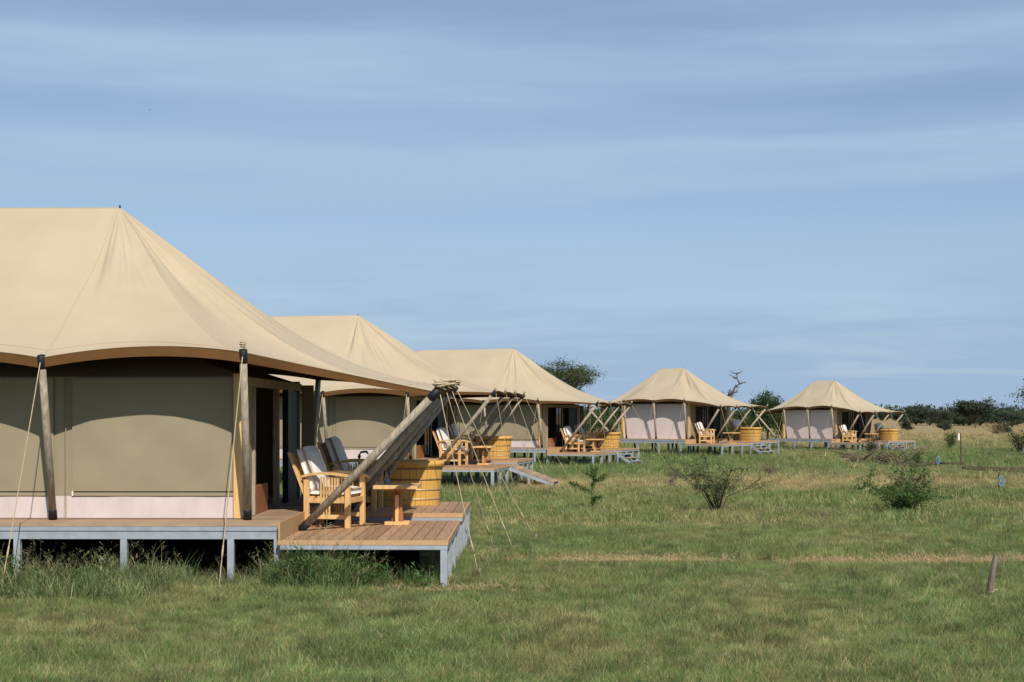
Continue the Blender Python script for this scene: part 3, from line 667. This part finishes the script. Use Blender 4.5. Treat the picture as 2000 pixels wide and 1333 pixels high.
CH_ = {1: [(1.02, -1.08, .57, R(-13)), (1.10, 1.0, .67, R(-4))], 2: [(1.05, -1.2, .57, R(-8)), (.95, .75, .67, R(-6))], 3: [(1.1, -1.2, .57, R(-4)), (1.0, .7, .67, R(12))],
       4: [(1.15, -1.85, .57, R(18)), (.80, 2.2, .67, R(-15))], 5: [(1.1, -1.85, .57, R(14)), (.80, 2.2, .67, R(-20))]}
def copies():
    for k in range(1, 6):
        for i, (x, y, z, rz) in enumerate(CH_[k]):
            yield ('c', k, i, x, y, z, rz)
sources = dict(c=chair0, t=table0, b=tub0)
# copy before moving: the sources sit at the origin until placed
todo = []
for k in range(1, 6):
    for i, (x, y, z, rz) in enumerate(CH_[k]):
        todo.append((inst('c', chair0), k, x, y, z, rz, ('cushioned teak armchair by the table ' if i == 0 else 'cushioned teak armchair by the tub ') + WHERE[k], 'armchair', 'teak armchairs on the tent decks'))
    todo.append((inst('t', table0), k, 1.86 if k < 4 else 1.95, -.72, .57, 0, 'small teak pedestal table ' + WHERE[k], 'table', 'teak tables on the tent decks'))
    todo.append((inst('b', tub0), k, {1: 1.69, 2: 1.5, 3: 1.37}.get(k, 1.75), 2.18 if k < 4 else 1.5, .67, 0, 'oval cedar soaking tub with hoops ' + WHERE[k], 'bathtub', 'cedar tubs on the tent decks'))
for o, k, x, y, z, rz, lab, cat, grp in todo:
    place(o, k, x, y, z, rz); tag(o, lab, cat, grp)
lan = empty('glass_lantern', (0, 0, 0)); place(lan, 1, 1.70, -.62, 1.137)
MB().tube([(0, 0, 0), (0, 0, .055)], .036, 16).build('candle', M['candle'], lan, True)
m = MB(); seg = 20
for i in range(seg):
    a = 2 * math.pi * i / seg; c, s_ = math.cos(a), math.sin(a)
    for r, z in ((.046, .001), (.046, .19), (.0425, .19), (.0425, .004)): m.v.append((c * r, s_ * r, z))
for i in range(seg):
    a = i * 4; b_ = ((i + 1) % seg) * 4
    for q in range(3): m.f.append((a + q, b_ + q, b_ + q + 1, a + q + 1))
m.build('glass_cylinder', M['glass'], lan, True)
tag(lan, 'clear glass candle lantern standing on the pedestal table beside the armchair', 'lantern')

# ------------------------------------------------------------------ plants
def tree_mesh(height, spread, trunk_h, n_limb, leaf_n, leaf_size, shape, seed, lean=0.0, clump=.35, levels=2):
    """returns (wood MB, leaf centres): a tapered trunk, limbs that fork, leaves in clumps at the twig ends"""
    rd = random.Random(seed); w = MB(); ends = []
    top = Vector((lean * trunk_h, 0, trunk_h)); r = height * .022
    w.tube([(0, 0, -.1), (lean * trunk_h * .4, .03, trunk_h * .5), top], [r * 1.3, r, r * .8], 7)
    for i in range(n_limb):
        a = 2 * math.pi * (i + rd.uniform(-.3, .3)) / n_limb; q = rd.uniform(.35, 1) ** .6
        if shape == 'umbrella': tgt = Vector((math.cos(a) * spread * q, math.sin(a) * spread * q, height * (1 - .26 * q * q) - rd.uniform(0, .17) * height))
        elif shape == 'round': 
            zz = rd.uniform(.25, 1.0); rr = spread * math.sqrt(max(0.05, 1 - ((zz - .5) / .56) ** 2)); tgt = Vector((math.cos(a) * rr * q, math.sin(a) * rr * q, trunk_h * .6 + (height - trunk_h * .6) * zz))
        s_ = top * rd.uniform(.55, 1); mid = s_.lerp(tgt, .5) + Vector((rd.uniform(-1, 1), rd.uniform(-1, 1), rd.uniform(.0, .8))) * spread * .10
        w.tube([s_, mid, tgt], [r * .55, r * .36, r * .12], 5, False); ends.append(tgt)
        for j in range(5):
            p = mid.lerp(tgt, rd.uniform(.1, 1)); e = p + Vector((rd.uniform(-1, 1), rd.uniform(-1, 1), rd.uniform(-.25, .55))) * spread * .33
            w.tube([p, p.lerp(e, .5) + Vector((0, 0, .03 * height)), e], [r * .24, r * .16, r * .05], 4, False); ends += [e, p.lerp(e, .6)]
    C = []
    per = max(1, leaf_n // len(ends))
    for e in ends:
        k = per * rd.uniform(.3, 1.6); sc = clump * rd.uniform(.6, 1.3)
        pts = rng.normal(size=(int(k) + 1, 3)) * np.array([sc, sc, sc * (.45 if shape == 'umbrella' else .75)]) + np.array(e); C.append(pts)
    return w, np.concatenate(C)
def plant_tree(name, x, y, label, cat, leafm, barkm=None, group=None, **kw):
    root = empty(name, (x, y, gz(x, y)), random.uniform(0, 6))
    ls = kw['leaf_size']; w, C = tree_mesh(**kw); w.build('trunk', barkm or M['bark'], root)
    link('crown', leaf_mesh('crown', C, ls), leafm, root); return tag(root, label, cat, group)
def X(px, D): return (px - 1000) / F * D
plant_tree('acacia_tree', X(1076, 118), 118, 'broad flat-topped acacia rising behind the tents', 'tree', M['leaf'], height=7.5, spread=3.3, trunk_h=2.0, n_limb=34, leaf_n=26000, leaf_size=.12, shape='umbrella', seed=5, clump=.36)
plant_tree('evergreen_tree', X(1499, 112), 112, 'round dark green tree between the two pink-walled tents', 'tree', M['leafd'], height=4.0, spread=1.2, trunk_h=.9, n_limb=22, leaf_n=15000, leaf_size=.14, shape='round', seed=8, clump=.30)
plant_tree('acacia_tree', X(2052, 84), 84, 'sparse acacia reaching in from beyond the marker post', 'tree', M['leaf'], height=4.9, spread=2.0, trunk_h=2.2, n_limb=13, leaf_n=3500, leaf_size=.15, shape='round', seed=13, clump=.28)
for px, D, h, sp, sd in ((1182, 108, 2.3, 1.5, 21), (1150, 150, 2.6, 1.9, 22), (1462, 120, 1.9, 1.5, 23), (1420, 100, 1.5, 1.2, 24), (1530, 104, 2.4, 1.2, 25), (1130, 96, 1.6, 1.2, 26)):
    plant_tree('bush', X(px, D), D, 'dark bush growing behind the tents', 'bush', M['leaf'], group='dark bushes behind the tents', height=h, spread=sp, trunk_h=.4, n_limb=11, leaf_n=2600, leaf_size=.17, shape='round', seed=sd, clump=.28)
# bare dead tree
def dead(name, x, y, path, rad, label, seed, twigs=14, tl=.5, mt='greybark'):
    rd = random.Random(seed); root = empty(name, (x, y, gz(x, y))); w = MB()
    pts = [Vector(p) for p in path]; w.tube(pts, [rad * (1 - .8 * i / (len(pts) - 1)) for i in range(len(pts))], 7)
    w.build('trunk', M[mt], root)
    for i in range(twigs):
        j = rd.randrange(max(1, len(pts) // 3), len(pts)); p = pts[j]; d = Vector((rd.uniform(-1, 1), rd.uniform(-1, 1), rd.uniform(-.1, .8))).normalized() * tl * rd.uniform(.5, 1.2)
        m = p + d * .5 + Vector((rd.uniform(-1, 1), rd.uniform(-1, 1), rd.uniform(-1, 1))) * tl * .15
        e = m + d * .5 + Vector((0, 0, rd.uniform(-.1, .2))) * tl; b = MB(); b.tube([p, m, e], [rad * .32, rad * .2, rad * .06], 5, False)
        for q in range(2):
            s_ = m.lerp(e, rd.uniform(.1, .8)); b.tube([s_, s_ + Vector((rd.uniform(-1, 1), rd.uniform(-1, 1), rd.uniform(-.3, .8))) * tl * .35], [rad * .13, rad * .04], 4, False)
        b.build('branch', M[mt], root)
    return tag(root, label, 'tree')
dead('dead_tree', X(1425, 108), 108, [(0, 0, -.1), (.15, 0, 1.0), (-.05, .1, 2.1), (.0, 0, 3.0), (-.12, .1, 3.5), (.25, 0, 3.75), (.42, .1, 4.2), (.75, 0, 4.4), (.55, 0, 4.85), (.6, .1, 5.2)], .15,
     'bare twisted dead tree rising behind the pink-walled tent', 3, 22, .75, 'bark')
x, y = g_at(1632, 893); dead('bare_sapling', x, y, [(0, 0, -.05), (.03, 0, .4), (-.03, 0, .8), (.05, 0, 1.2), (.0, 0, 1.6)], .022, 'leafless thin sapling in front of the pink-walled tent by the brush pile', 9, 26, .55)
x, y = g_at(1612, 916); dead('bare_sapling', x, y, [(0, 0, -.05), (.02, 0, .2), (-.03, 0, .45)], .014, 'short dry twig sapling standing alone in the grass near the round dry shrub', 10, 9, .2)
x, y = g_at(1972, 906); dead('bare_sapling', x, y, [(0, 0, -.05), (.02, 0, .2), (.0, 0, .5)], .02, 'short forked dry sapling on bare soil beyond the marker post', 12, 7, .3)

def shrub(name, px, py, label, h, w, stems, leaf_n, leaf_size, leafm, seed, lean=0, dense=.05, cat='bush', barkm='bark', low=.15, tw=5):
    """several stems from one root, side twigs, leaves set along the twigs"""
    x, y = g_at(px, py); rd = random.Random(seed); root = empty(name, (x, y, gz(x, y))); wd = MB(); C = []
    for i in range(stems):
        a = rd.uniform(0, 2 * math.pi); q = rd.uniform(.25, 1); hh = h * rd.uniform(.40, 1.05) * (1.12 - .35 * q)
        tip = Vector((math.cos(a) * w * .5 * q + lean * hh, math.sin(a) * w * .5 * q, hh)); mid = Vector((tip.x * .35, tip.y * .35, hh * .55)) + Vector((rd.uniform(-1, 1), rd.uniform(-1, 1), 0)) * w * .06
        wd.tube([(rd.uniform(-.05, .05), rd.uniform(-.05, .05), -.05), mid, tip], [.016 * h, .011 * h, .004], 5, False); segs = [(mid, tip)]
        for j in range(tw):
            t = rd.uniform(low, 1); p = (Vector((0, 0, 0)).lerp(mid, t / .5) if t < .5 else mid.lerp(tip, (t - .5) / .5))
            e = p + Vector((rd.uniform(-1, 1), rd.uniform(-1, 1), rd.uniform(-.2, .75))) * w * .26
            wd.tube([p, p.lerp(e, .5) + Vector((0, 0, .02)), e], [.007 * h, .005 * h, .002], 4, False); segs.append((p, e))
        n = max(1, int(leaf_n / (stems * len(segs)) * rd.choice((.15, .6, 1.0, 1.7))))
        for p, e in segs:
            T = rng.uniform(.15, 1.05, n)[:, None]; C.append(np.array(p) * (1 - T) + np.array(e) * T + rng.normal(size=(n, 3)) * dense)
    wd.build('stem', M[barkm], root); link('foliage', leaf_mesh('foliage', np.concatenate(C), leaf_size), leafm, root)
    return tag(root, label, cat)
def sapling(name, px, py, label, seed):
    x, y = g_at(px, py); root = empty(name, (x, y, gz(x, y))); wd = MB(); C = []; sg = [((0, 0, -.05), (-.01, 0, .45)), ((-.01, 0, .45), (.05, 0, .7)), ((.05, 0, .7), (-.03, .03, .97)),
         ((-.01, 0, .36), (-.30, .05, .50)), ((-.30, .05, .50), (-.50, .08, .58)), ((.05, 0, .62), (.20, 0, .66)), ((.20, 0, .66), (.28, .1, .74)), ((.05, 0, .72), (-.16, -.1, .80)), ((-.01, 0, .2), (.22, .05, .26)), ((0, 0, .12), (.05, -.2, .25)), ((0.03, 0, .8), (.12, .1, .9))]
    for p, q in sg:
        wd.tube([p, q], [.014, .008], 5, False)
        if p[2] > -.01:
            n = 110; T = rng.uniform(0, 1, n)[:, None]; C.append(np.array(p) * (1 - T) + np.array(q) * T + rng.normal(size=(n, 3)) * .03)
    wd.build('stem', M['bark'], root); link('foliage', leaf_mesh('foliage', np.concatenate(C), .055), M['leafb'], root); tag(root, label, 'sapling')
sapling('acacia_sapling', 1157, 993, 'small thorny sapling with crooked side branches in the grass', 1)
shrub('thorn_bush', 1402, 1001, 'open thorn bush with straw-coloured stems at its foot', 1.2, 2.0, 13, 3600, .055, M['leafs'], 31, lean=-.12, dense=.035, tw=5, low=.35)
shrub('thorn_bush', 1768, 1002, 'dense dark green thorn bush growing alone on the lawn', 1.05, 2.1, 22, 6500, .058, M['leafb'], 32, lean=.16, dense=.04, tw=5, low=.12)
shrub('bush', 1856, 873, 'leafy green shrub just behind the white-topped marker post', 1.45, 1.2, 16, 1600, .09, M['leafb'], 33, dense=.08)
shrub('bush', 1992, 882, 'loose green shrub beside the bare soil past the marker post', 1.6, 2.2, 16, 1500, .09, M['leaf'], 34, dense=.09)
shrub('dry_shrub', 1503, 929, 'low round dry shrub of fine brown twigs', .5, .95, 22, 900, .04, M['leafdry'], 35, dense=.03, barkm='greybark')
shrub('dry_shrub', 1668, 908, 'low spreading brown twig shrub left of the brush pile', .6, 1.3, 16, 420, .05, M['leafdry'], 36, dense=.04, barkm='greybark')
shrub('dry_shrub', 1312, 958, 'thin upright reddish dry shrub near the open thorn bush', .62, .5, 7, 420, .035, M['leafdry'], 37, dense=.02, barkm='greybark')
shrub('dry_shrub', 1607, 1013, 'flat spray of dry twigs lying on the lawn', .22, .7, 10, 60, .03, M['leafdry'], 38, dense=.02, barkm='greybark')
shrub('bush', 1702, 886, 'greyish green shrub growing against the brush pile', 1.0, 1.6, 18, 1300, .07, M['leaf'], 39, dense=.06)
shrub('bush', 1950, 850, 'pale distant shrub in the dry field', 1.6, 2.6, 12, 900, .13, M['leafdry'], 40, dense=.12)
shrub('bush', 1790, 908, 'small green shrub at the end of the brush pile', .7, .8, 10, 700, .06, M['leafb'], 41, dense=.05)
# brush pile of cut branches
x, y = g_at(1722, 906); br = empty('brush_pile', (x, y, gz(x, y))); rd = random.Random(4)
for i in range(46):
    a = rd.uniform(-.5, .5) + (math.pi if rd.random() < .5 else 0); p = Vector((rd.uniform(-1.1, 1.2), rd.uniform(-.5, .5), rd.uniform(.0, .22))); l = rd.uniform(.5, 1.3)
    e = p + Vector((math.cos(a) * l, math.sin(a) * l * .5, rd.uniform(-.05, .6))); e.z = max(e.z, .02)
    m = p.lerp(e, .5) + Vector((0, 0, rd.uniform(.0, .22)))
    MB().tube([p, m, e], [.026, .02, .006], 5, False).build('branch', M['bark'], br)
tag(br, 'heap of dark cut branches lying on bare soil', 'brush pile')
# far trees: a few shapes shared by many trees
shapes = []
for i in range(6):
    um = i in (1, 4)
    w, C = tree_mesh(height=4.6, spread=2.6 if um else 2.2, trunk_h=1.4 if um else .35, n_limb=16, leaf_n=5200, leaf_size=.4, shape='umbrella' if um else 'round', seed=50 + i, clump=.42)
    shapes.append((w.mesh('trunk'), leaf_mesh('crown', C, .34)))
def far_tree(px, D, sc, i, label='dark green tree in the wooded line across the field', group='trees of the far wooded line'):
    x = X(px, D); r = empty('savanna_tree', (x, D, gz(x, D) - .1), random.uniform(0, 6)); r.scale = (sc * random.uniform(.9, 1.4), sc * random.uniform(.9, 1.4), sc)
    link('trunk', shapes[i][0], M['bark'], r); link('crown', shapes[i][1], M['leaffar'], r); tag(r, label, 'tree', group)
rd = random.Random(11)
far_tree(1905, 205, .98, 4, 'taller tree with a visible trunk standing out of the far wooded line', None)
for px in list(range(1790, 2120, 10)):
    if 1915 < px < 1932: continue
    far_tree(px + rd.uniform(-6, 6), rd.uniform(215, 290), rd.uniform(.55, .80), rd.choice((0, 2, 3, 5)))
for px in list(range(1120, 1790, 32)): far_tree(px + rd.uniform(-12, 12), rd.uniform(300, 420), rd.uniform(.6, .95), rd.choice((0, 1, 2, 3)), 'distant tree on the horizon seen past the tents', 'distant trees on the horizon')
for px in list(range(-300, 1120, 95)): far_tree(px + rd.uniform(-12, 12), rd.uniform(300, 420), rd.uniform(.6, .95), rd.choice((0, 1, 2, 3)), 'distant tree on the horizon seen past the tents', 'distant trees on the horizon')
for px in (1772, 1845, 1960, 2020, 2070): far_tree(px, rd.uniform(150, 180), rd.uniform(.25, .38), rd.choice((0, 2, 3)), 'low bush scattered in the dry field before the far woods', 'low bushes in the dry field')
C = []
for px in np.arange(-600, 2700, 7.0):
    D = rng.uniform(520, 760); h = rng.uniform(2.5, 6.5); c = np.array([X(px, D), D, h * .45]); C.append(c + rng.normal(size=(70, 3)) * np.array([3.4, 3.4, h * .26]))
C = np.concatenate(C); C[:, 2] = np.abs(C[:, 2])
tag(link('far_woodland', leaf_mesh('far_woodland', C, 1.5, .6), M['leaffar']), 'low dark belt of woodland along the horizon', 'woodland', kind='stuff')

# ------------------------------------------------------------------ small things in the field
x, y = g_at(1877, 908); p = empty('marker_post', (x, y, gz(x, y)))
MB().tube([(0, 0, -.1), (.0, 0, .7), (-.03, 0, 1.33)], [.028, .027, .025], 8).build('stake', M['bark'], p)
MB().box(-.13, -.055, -.02, .02, 1.02, 1.30).build('white_marker', M['white'], p, bevel=.006); tag(p, 'thin dark stake with a white marker at its top', 'marker post')
def tap(px, py, label, h=.55):
    x, y = g_at(px, py); t = empty('water_tap', (x, y, gz(x, y)))
    MB().tube([(0, 0, -.1), (0, 0, h)], [.022, .02], 8).build('stake', M['bark'], t)
    pts = [(.05 + .07 * math.cos(a) * (1 + .06 * math.sin(a * 3)), -.03 + .01 * math.sin(a * 2), h * .55 + .14 * math.sin(a)) for a in np.linspace(0, 6.28 * 3, 60)]
    MB().tube(pts, .017, 6).build('hose_coil', M['blue'], t, True)
    MB().tube([(0, -.02, h * .8), (.06, -.06, h * .8), (.07, -.07, h * .72)], .016, 6).build('spout', M['hoopm'], t, True); tag(t, label, 'water tap')
tap(1829, 914, 'stake with a blue hose beside the dark bare soil near the marker post')
tap(1951, 960, 'stake with a coiled blue hose standing in open grass')
tap(1999, 893, 'stake with a blue hose beside the loose green shrub')
x, y = g_at(1930, 1172); p = empty('wooden_stump', (x, y, gz(x, y))); w = MB(); n = 9
for i, z in enumerate((-.1, .12, .3, .44, .52)):
    for j in range(n):
        a = 2 * math.pi * j / n; r = (.05, .046, .042, .036, .026)[i] * (1 + .18 * noise.noise((j * 1.3, z * 2, 1)))
        w.v.append((math.cos(a) * r * .8 + z * .17, math.sin(a) * r, z + (.05 * noise.noise((j * .9, 3, 2)) if i == 4 else 0)))
for i in range(4):
    for j in range(n): w.f.append((i * n + j, i * n + (j + 1) % n, (i + 1) * n + (j + 1) % n, (i + 1) * n + j))
w.f.append(tuple(4 * n + j for j in range(n))); w.build('stake', M['greybark'], p)
MB().tube([(.02, -.05, .08), (.06, -.06, .12), (.10, -.02, .11)], .008, 5).build('twine', M['rope'], p); tag(p, 'weathered leaning fence stake broken off in the near grass', 'stake')
def bird(px, py, D, s_, label):
    b = empty('bird', (X(px, D), D, CH + (HZ - py) / F * D), .6)
    m = MB(); 
    for sy in (-1, 1):
        k = len(m.v); m.v += [(.05, 0, 0), (-.05, 0, 0), (-.02, sy * .22, .10), (.06, sy * .22, .10), (-.06, sy * .46, .03)]
        m.f += [(k, k + 1, k + 2, k + 3), (k + 3, k + 2, k + 4)]
    m.build('wing', M['black'], b); MB().tube([(.18, 0, .01), (.1, 0, 0), (-.06, 0, 0), (-.2, 0, .01)], [.008, .04, .035, .012], 6).build('body', M['black'], b, True)
    b.scale = (s_,) * 3; tag(b, label, 'bird')
bird(292, 215, 150, .45, 'tiny dark bird gliding high above the tents')

# ------------------------------------------------------------------ grass
def tuft(name, nb, h0, h1, rad, w, lean, seed, mtl, head=0):
    r = random.Random(seed); m = MB(); tint = []
    for i in range(nb):
        a = r.uniform(0, 6.283); q = rad * math.sqrt(r.random()); p = Vector((math.cos(a) * q, math.sin(a) * q, -.01)); h = r.uniform(h0, h1)
        b = r.uniform(0, 6.283); d = Vector((math.cos(b), math.sin(b), 0)) * lean * h * r.uniform(.2, 1.2); t = r.uniform(0, 6.283); s_ = Vector((math.cos(t), math.sin(t), 0)) * w * .5
        ti = r.choice((-.3, -.2, -.1, 0, 0, .1, .3, .55)); n0 = len(m.v)
        k = len(m.v); md = p + d * .35 + Vector((0, 0, h * .6)); tp = p + d + Vector((0, 0, h))
        m.v += [tuple(p - s_), tuple(p + s_), tuple(md + s_ * .75), tuple(md - s_ * .75), tuple(tp)]; m.f += [(k, k + 1, k + 2, k + 3), (k + 3, k + 2, k + 4)]
        if i < head:
            for z in range(9):
                c = md.lerp(tp, .45 + .06 * z); e = Vector((r.uniform(-1, 1), r.uniform(-1, 1), r.uniform(.2, 1))) * h * .07; k = len(m.v)
                m.v += [tuple(c), tuple(c + e + s_), tuple(c + e * 1.4 - s_)]; m.f.append((k, k + 1, k + 2))
        tint += [ti] * 5 + [ti + .35] * (len(m.v) - n0 - 5)
    me = m.mesh(name); ta = me.attributes.new('tint', 'FLOAT', 'POINT'); ta.data.foreach_set('value', tint); me.materials.append(mtl); return bpy.data.objects.new(name, me)
def scatter(name, label, cat, protos, P, dr, sc, tilt=.15):
    c = bpy.data.collections.new(name + '_kinds')
    for o in protos: c.objects.link(o)
    n = len(P); me = bpy.data.meshes.new(name); me.from_pydata([tuple(p) for p in P], [], [])
    rot = np.stack([rng.normal(0, tilt, n), rng.normal(0, tilt, n), rng.uniform(0, 6.283, n)], 1).astype(np.float32)
    a = me.attributes.new('rot', 'FLOAT_VECTOR', 'POINT'); a.data.foreach_set('vector', rot.ravel())
    a = me.attributes.new('scl', 'FLOAT', 'POINT'); a.data.foreach_set('value', np.asarray(sc, np.float32))
    a = me.attributes.new('dry', 'FLOAT', 'POINT'); a.data.foreach_set('value', np.asarray(dr, np.float32))
    vl = [min(1.5, max(.55, 1.04 + .25 * noise.noise((p[0] * .7, p[1] * .5, 31)) + .55 * noise.noise((p[0] * 3.1, p[1] * 2.4, 12)) + random.gauss(0, .22))) for p in P]
    a = me.attributes.new('val', 'FLOAT', 'POINT'); a.data.foreach_set('value', np.asarray(vl, np.float32))
    a = me.attributes.new('idx', 'INT', 'POINT'); a.data.foreach_set('value', rng.integers(0, len(protos), n).astype(np.int32))
    o = link(name, me); tag(o, label, cat, kind='stuff')
    g = bpy.data.node_groups.new(name, 'GeometryNodeTree'); g.is_modifier = True
    g.interface.new_socket('Geometry', in_out='INPUT', socket_type='NodeSocketGeometry'); g.interface.new_socket('Geometry', in_out='OUTPUT', socket_type='NodeSocketGeometry')
    q = g.nodes.new; gi, go = q('NodeGroupInput'), q('NodeGroupOutput'); ip = q('GeometryNodeInstanceOnPoints'); ci = q('GeometryNodeCollectionInfo')
    ci.inputs['Collection'].default_value = c; ci.inputs['Separate Children'].default_value = True; ci.inputs['Reset Children'].default_value = True
    def na(nm, ty):
        x = q('GeometryNodeInputNamedAttribute'); x.data_type = ty; x.inputs['Name'].default_value = nm; return x.outputs['Attribute']
    lk = g.links.new; lk(gi.outputs[0], ip.inputs['Points']); lk(ci.outputs[0], ip.inputs['Instance']); ip.inputs['Pick Instance'].default_value = True
    lk(na('idx', 'INT'), ip.inputs['Instance Index']); lk(na('rot', 'FLOAT_VECTOR'), ip.inputs['Rotation']); lk(na('scl', 'FLOAT'), ip.inputs['Scale']); lk(ip.outputs[0], go.inputs[0])
    md = o.modifiers.new('scatter', 'NODES'); md.node_group = g; return o
def in_deck(x, y):
    for k in range(1, 6):
        ox, oy, th, dz = POSE[k]; c, s_ = math.cos(th), math.sin(th); dx, dy = x - ox, y - oy; lx = dx * c - dy * s_; ly = dx * s_ + dy * c; g = PAR[k]
        if -g['L'] - .5 < lx < 2.6 and -g['my'] + .5 < ly < g['my']: return True
    return False
def field(d0, d1, n, half=.43):
    D = np.sqrt(rng.uniform(d0 * d0, d1 * d1, n)); x = rng.uniform(-half, half, n) * D
    return [(a, b) for a, b in zip(x, D) if not in_deck(a, b)]
def fill(name, label, protos, zones, hs, clear=True):
    P = []; dr = []; sc = []
    for d0, d1, n, s0 in zones:
        for x, y in field(d0, d1, n):
            on = abs(y - 20.75) < max(.16, .28 + .5 * noise.noise((x * .8, y * .8, 2))) and x > -.2
            if on and random.random() < .85: continue
            if any(a - 1 < x < b and abs(y - c) < w * .55 for a, b, c, w in BARE) and random.random() < .8: continue
            hn = .7 + .9 * max(0, .3 + noise.noise((x * .45, y * .45, 11))) + .9 * max(0, noise.noise((x * 1.7, y * 1.7, 15)) - .12) ; d = dry(x, y)
            P.append((x, y, gz(x, y))); dr.append(min(1, max(0, d + random.gauss(-.05, .16)))); sc.append(s0 * hn * hs * random.uniform(.7, 1.25))
    scatter(name, label, 'grass', protos, P, dr, sc)
G1 = [tuft('grass_tuft', 15, .04, .12, .10, .0048, .75, 60 + i, M['grass']) for i in range(6)]
fill('lawn_grass', 'short green and straw-coloured savanna grass covering the ground', G1, [(10.3, 17, 36000, 1.0), (17, 27, 48000, 1.0)], .78)
G2 = [tuft('grass_tuft', 14, .06, .17, .20, .011, .7, 70 + i, M['grass']) for i in range(5)]
fill('field_grass', 'rougher grass of the open field around the far tents', G2, [(27, 48, 34000, 1.0), (48, 90, 30000, 1.25), (90, 150, 14000, 1.8)], .85)
# taller grass and weeds along the near deck
WD = [tuft('weed_tuft', 16, .14, .36, .13, .010, .8, 80 + i, M['weed']) for i in range(5)] + [tuft('weed_tuft', 9, .25, .50, .10, .007, .9, 90 + i, M['weed'], head=2) for i in range(2)]
P = []; dr = []; sc = []
def weeds(x0, x1, y0, y1, n, s0, s1, d0):
    for i in range(n):
        x = random.uniform(x0, x1); y = y0 + (y1 - y0) * random.random(); P.append((x, y, gz(x, y))); dr.append(max(0, random.gauss(d0, .12))); sc.append(random.uniform(s0, s1))
weeds(-7.8, -4.0, 16.0, 17.9, 760, .5, 1.1, .1); weeds(-4.6, -2.9, 16.8, 18.0, 130, .4, .8, .25); weeds(-3.0, -1.9, 17.0, 18.0, 240, .6, 1.35, .0); weeds(-2.9, -1.9, 17.5, 17.95, 40, 1.1, 1.6, .0)
weeds(-2.2, -.9, 17.3, 18.6, 130, .4, .85, .0); weeds(-1.2, -.3, 18.5, 24, 130, .3, .6, .1); weeds(-8, 2.5, 10.5, 16.5, 420, .25, .55, .2); weeds(0, 7, 11, 20, 420, .25, .5, .1)
for k in (2, 3, 4, 5):
    ox, oy, th, dz = POSE[k]; g = PAR[k]; c, s_ = math.cos(th), math.sin(th)
    for i in range(420 if k < 4 else 340):
        lx = random.uniform(-g['L'] - 1, 3.0); ly = random.uniform(-g['my'] - .5, -g['my'] + .7) if random.random() < .8 else random.uniform(-g['ly'], 2.5)
        if ly > -g['my'] + .8 and lx < 2.3: lx = random.uniform(2.3, 3.1)
        x = ox + lx * c + ly * s_; y = oy - lx * s_ + ly * c; P.append((x, y, gz(x, y))); dr.append(max(0, random.gauss(.1, .15))); sc.append(random.uniform(.5, 1.1))
for i in range(150):                                   # clumps of coarser grass that break up the lawn
    D = random.uniform(11, 30); cx_ = random.uniform(-.40, .42) * D; dd = random.gauss(.05, .15)
    if in_deck(cx_, D) or abs(D - 20.75) < .5: continue
    for j in range(random.randint(3, 9)):
        x = cx_ + random.gauss(0, .16); y = D + random.gauss(0, .16); P.append((x, y, gz(x, y))); dr.append(max(0, dd + random.gauss(0, .08))); sc.append(random.uniform(.3, .62))
scatter('tall_weeds', 'taller green grass and weeds along the edges of the decks', 'grass', WD, P, dr, sc, .2)
# leafy weeds in front of the dark gap under the near deck
C = []
for i in range(80):
    x = random.choice((random.uniform(-7.4, -4.2), random.uniform(-2.95, -1.0), random.uniform(-2.95, -1.8))); y = random.uniform(17.1, 17.75); h = random.uniform(.12, .36) * (1.1 if x < -1.7 else .7)
    tip = np.array([x + random.gauss(0, .12), y + random.gauss(0, .08), gz(x, y) + h]); base = np.array([x, y, gz(x, y)]); nl = int(26 + 60 * h)
    T = rng.uniform(.2, 1, nl)[:, None]; C.append(base * (1 - T) + tip * T + rng.normal(size=(nl, 3)) * (.035 + .03 * T))
tag(link('leafy_weeds', leaf_mesh('leafy_weeds', np.concatenate(C), .07, .35, .2), M['leafb']), 'dark leafy weeds growing against the deck without ramp or steps', 'weeds', kind='stuff')
# seed-head stalks by the near deck
SD = [tuft('seed_stalk', 3, .45, .72, .05, .006, .75, 120 + i, M['weed'], head=3) for i in range(4)]
P = []; dr = []; sc = []; weeds(-7.6, -4.3, 16.7, 17.7, 46, .7, 1.0, .45); weeds(-3.0, -1.8, 17.2, 18.0, 16, .6, .9, .3); weeds(1.5, 7.0, 16.0, 24, 50, .4, .7, .6); weeds(-6, 7, 11, 19, 170, .22, .5, .75); weeds(0, 11, 22, 34, 170, .3, .6, .8)
scatter('seed_grass', 'tall seed-headed grass stalks beside the near deck', 'grass', SD, P, dr, sc, .25)
# straw along the track
ST = [tuft('straw_wisp', 12, .03, .10, .14, .007, 2.6, 140 + i, M['straw']) for i in range(4)]
P = []; dr = []; sc = []
for i in range(2200):
    x = random.uniform(-.1, 9.5); 
    if random.random() > .62 + 1.2 * noise.noise((x * .9, 1.2, 5)): continue
    y = 20.75 + .16 * noise.noise(((x + .1) / .6 * .55, 3, 1)) + random.gauss(.05, .22); P.append((x, y, gz(x, y) + .01)); dr.append(1); sc.append(random.uniform(.35, .9))
for i in range(220):
    x = random.gauss(-.9, .6); y = random.gauss(17.2, .35); P.append((x, y, gz(x, y) + .01)); dr.append(1); sc.append(random.uniform(.4, .8))
scatter('straw_litter', 'dry straw litter along the worn dirt line', 'straw', ST, P, dr, sc, .3)
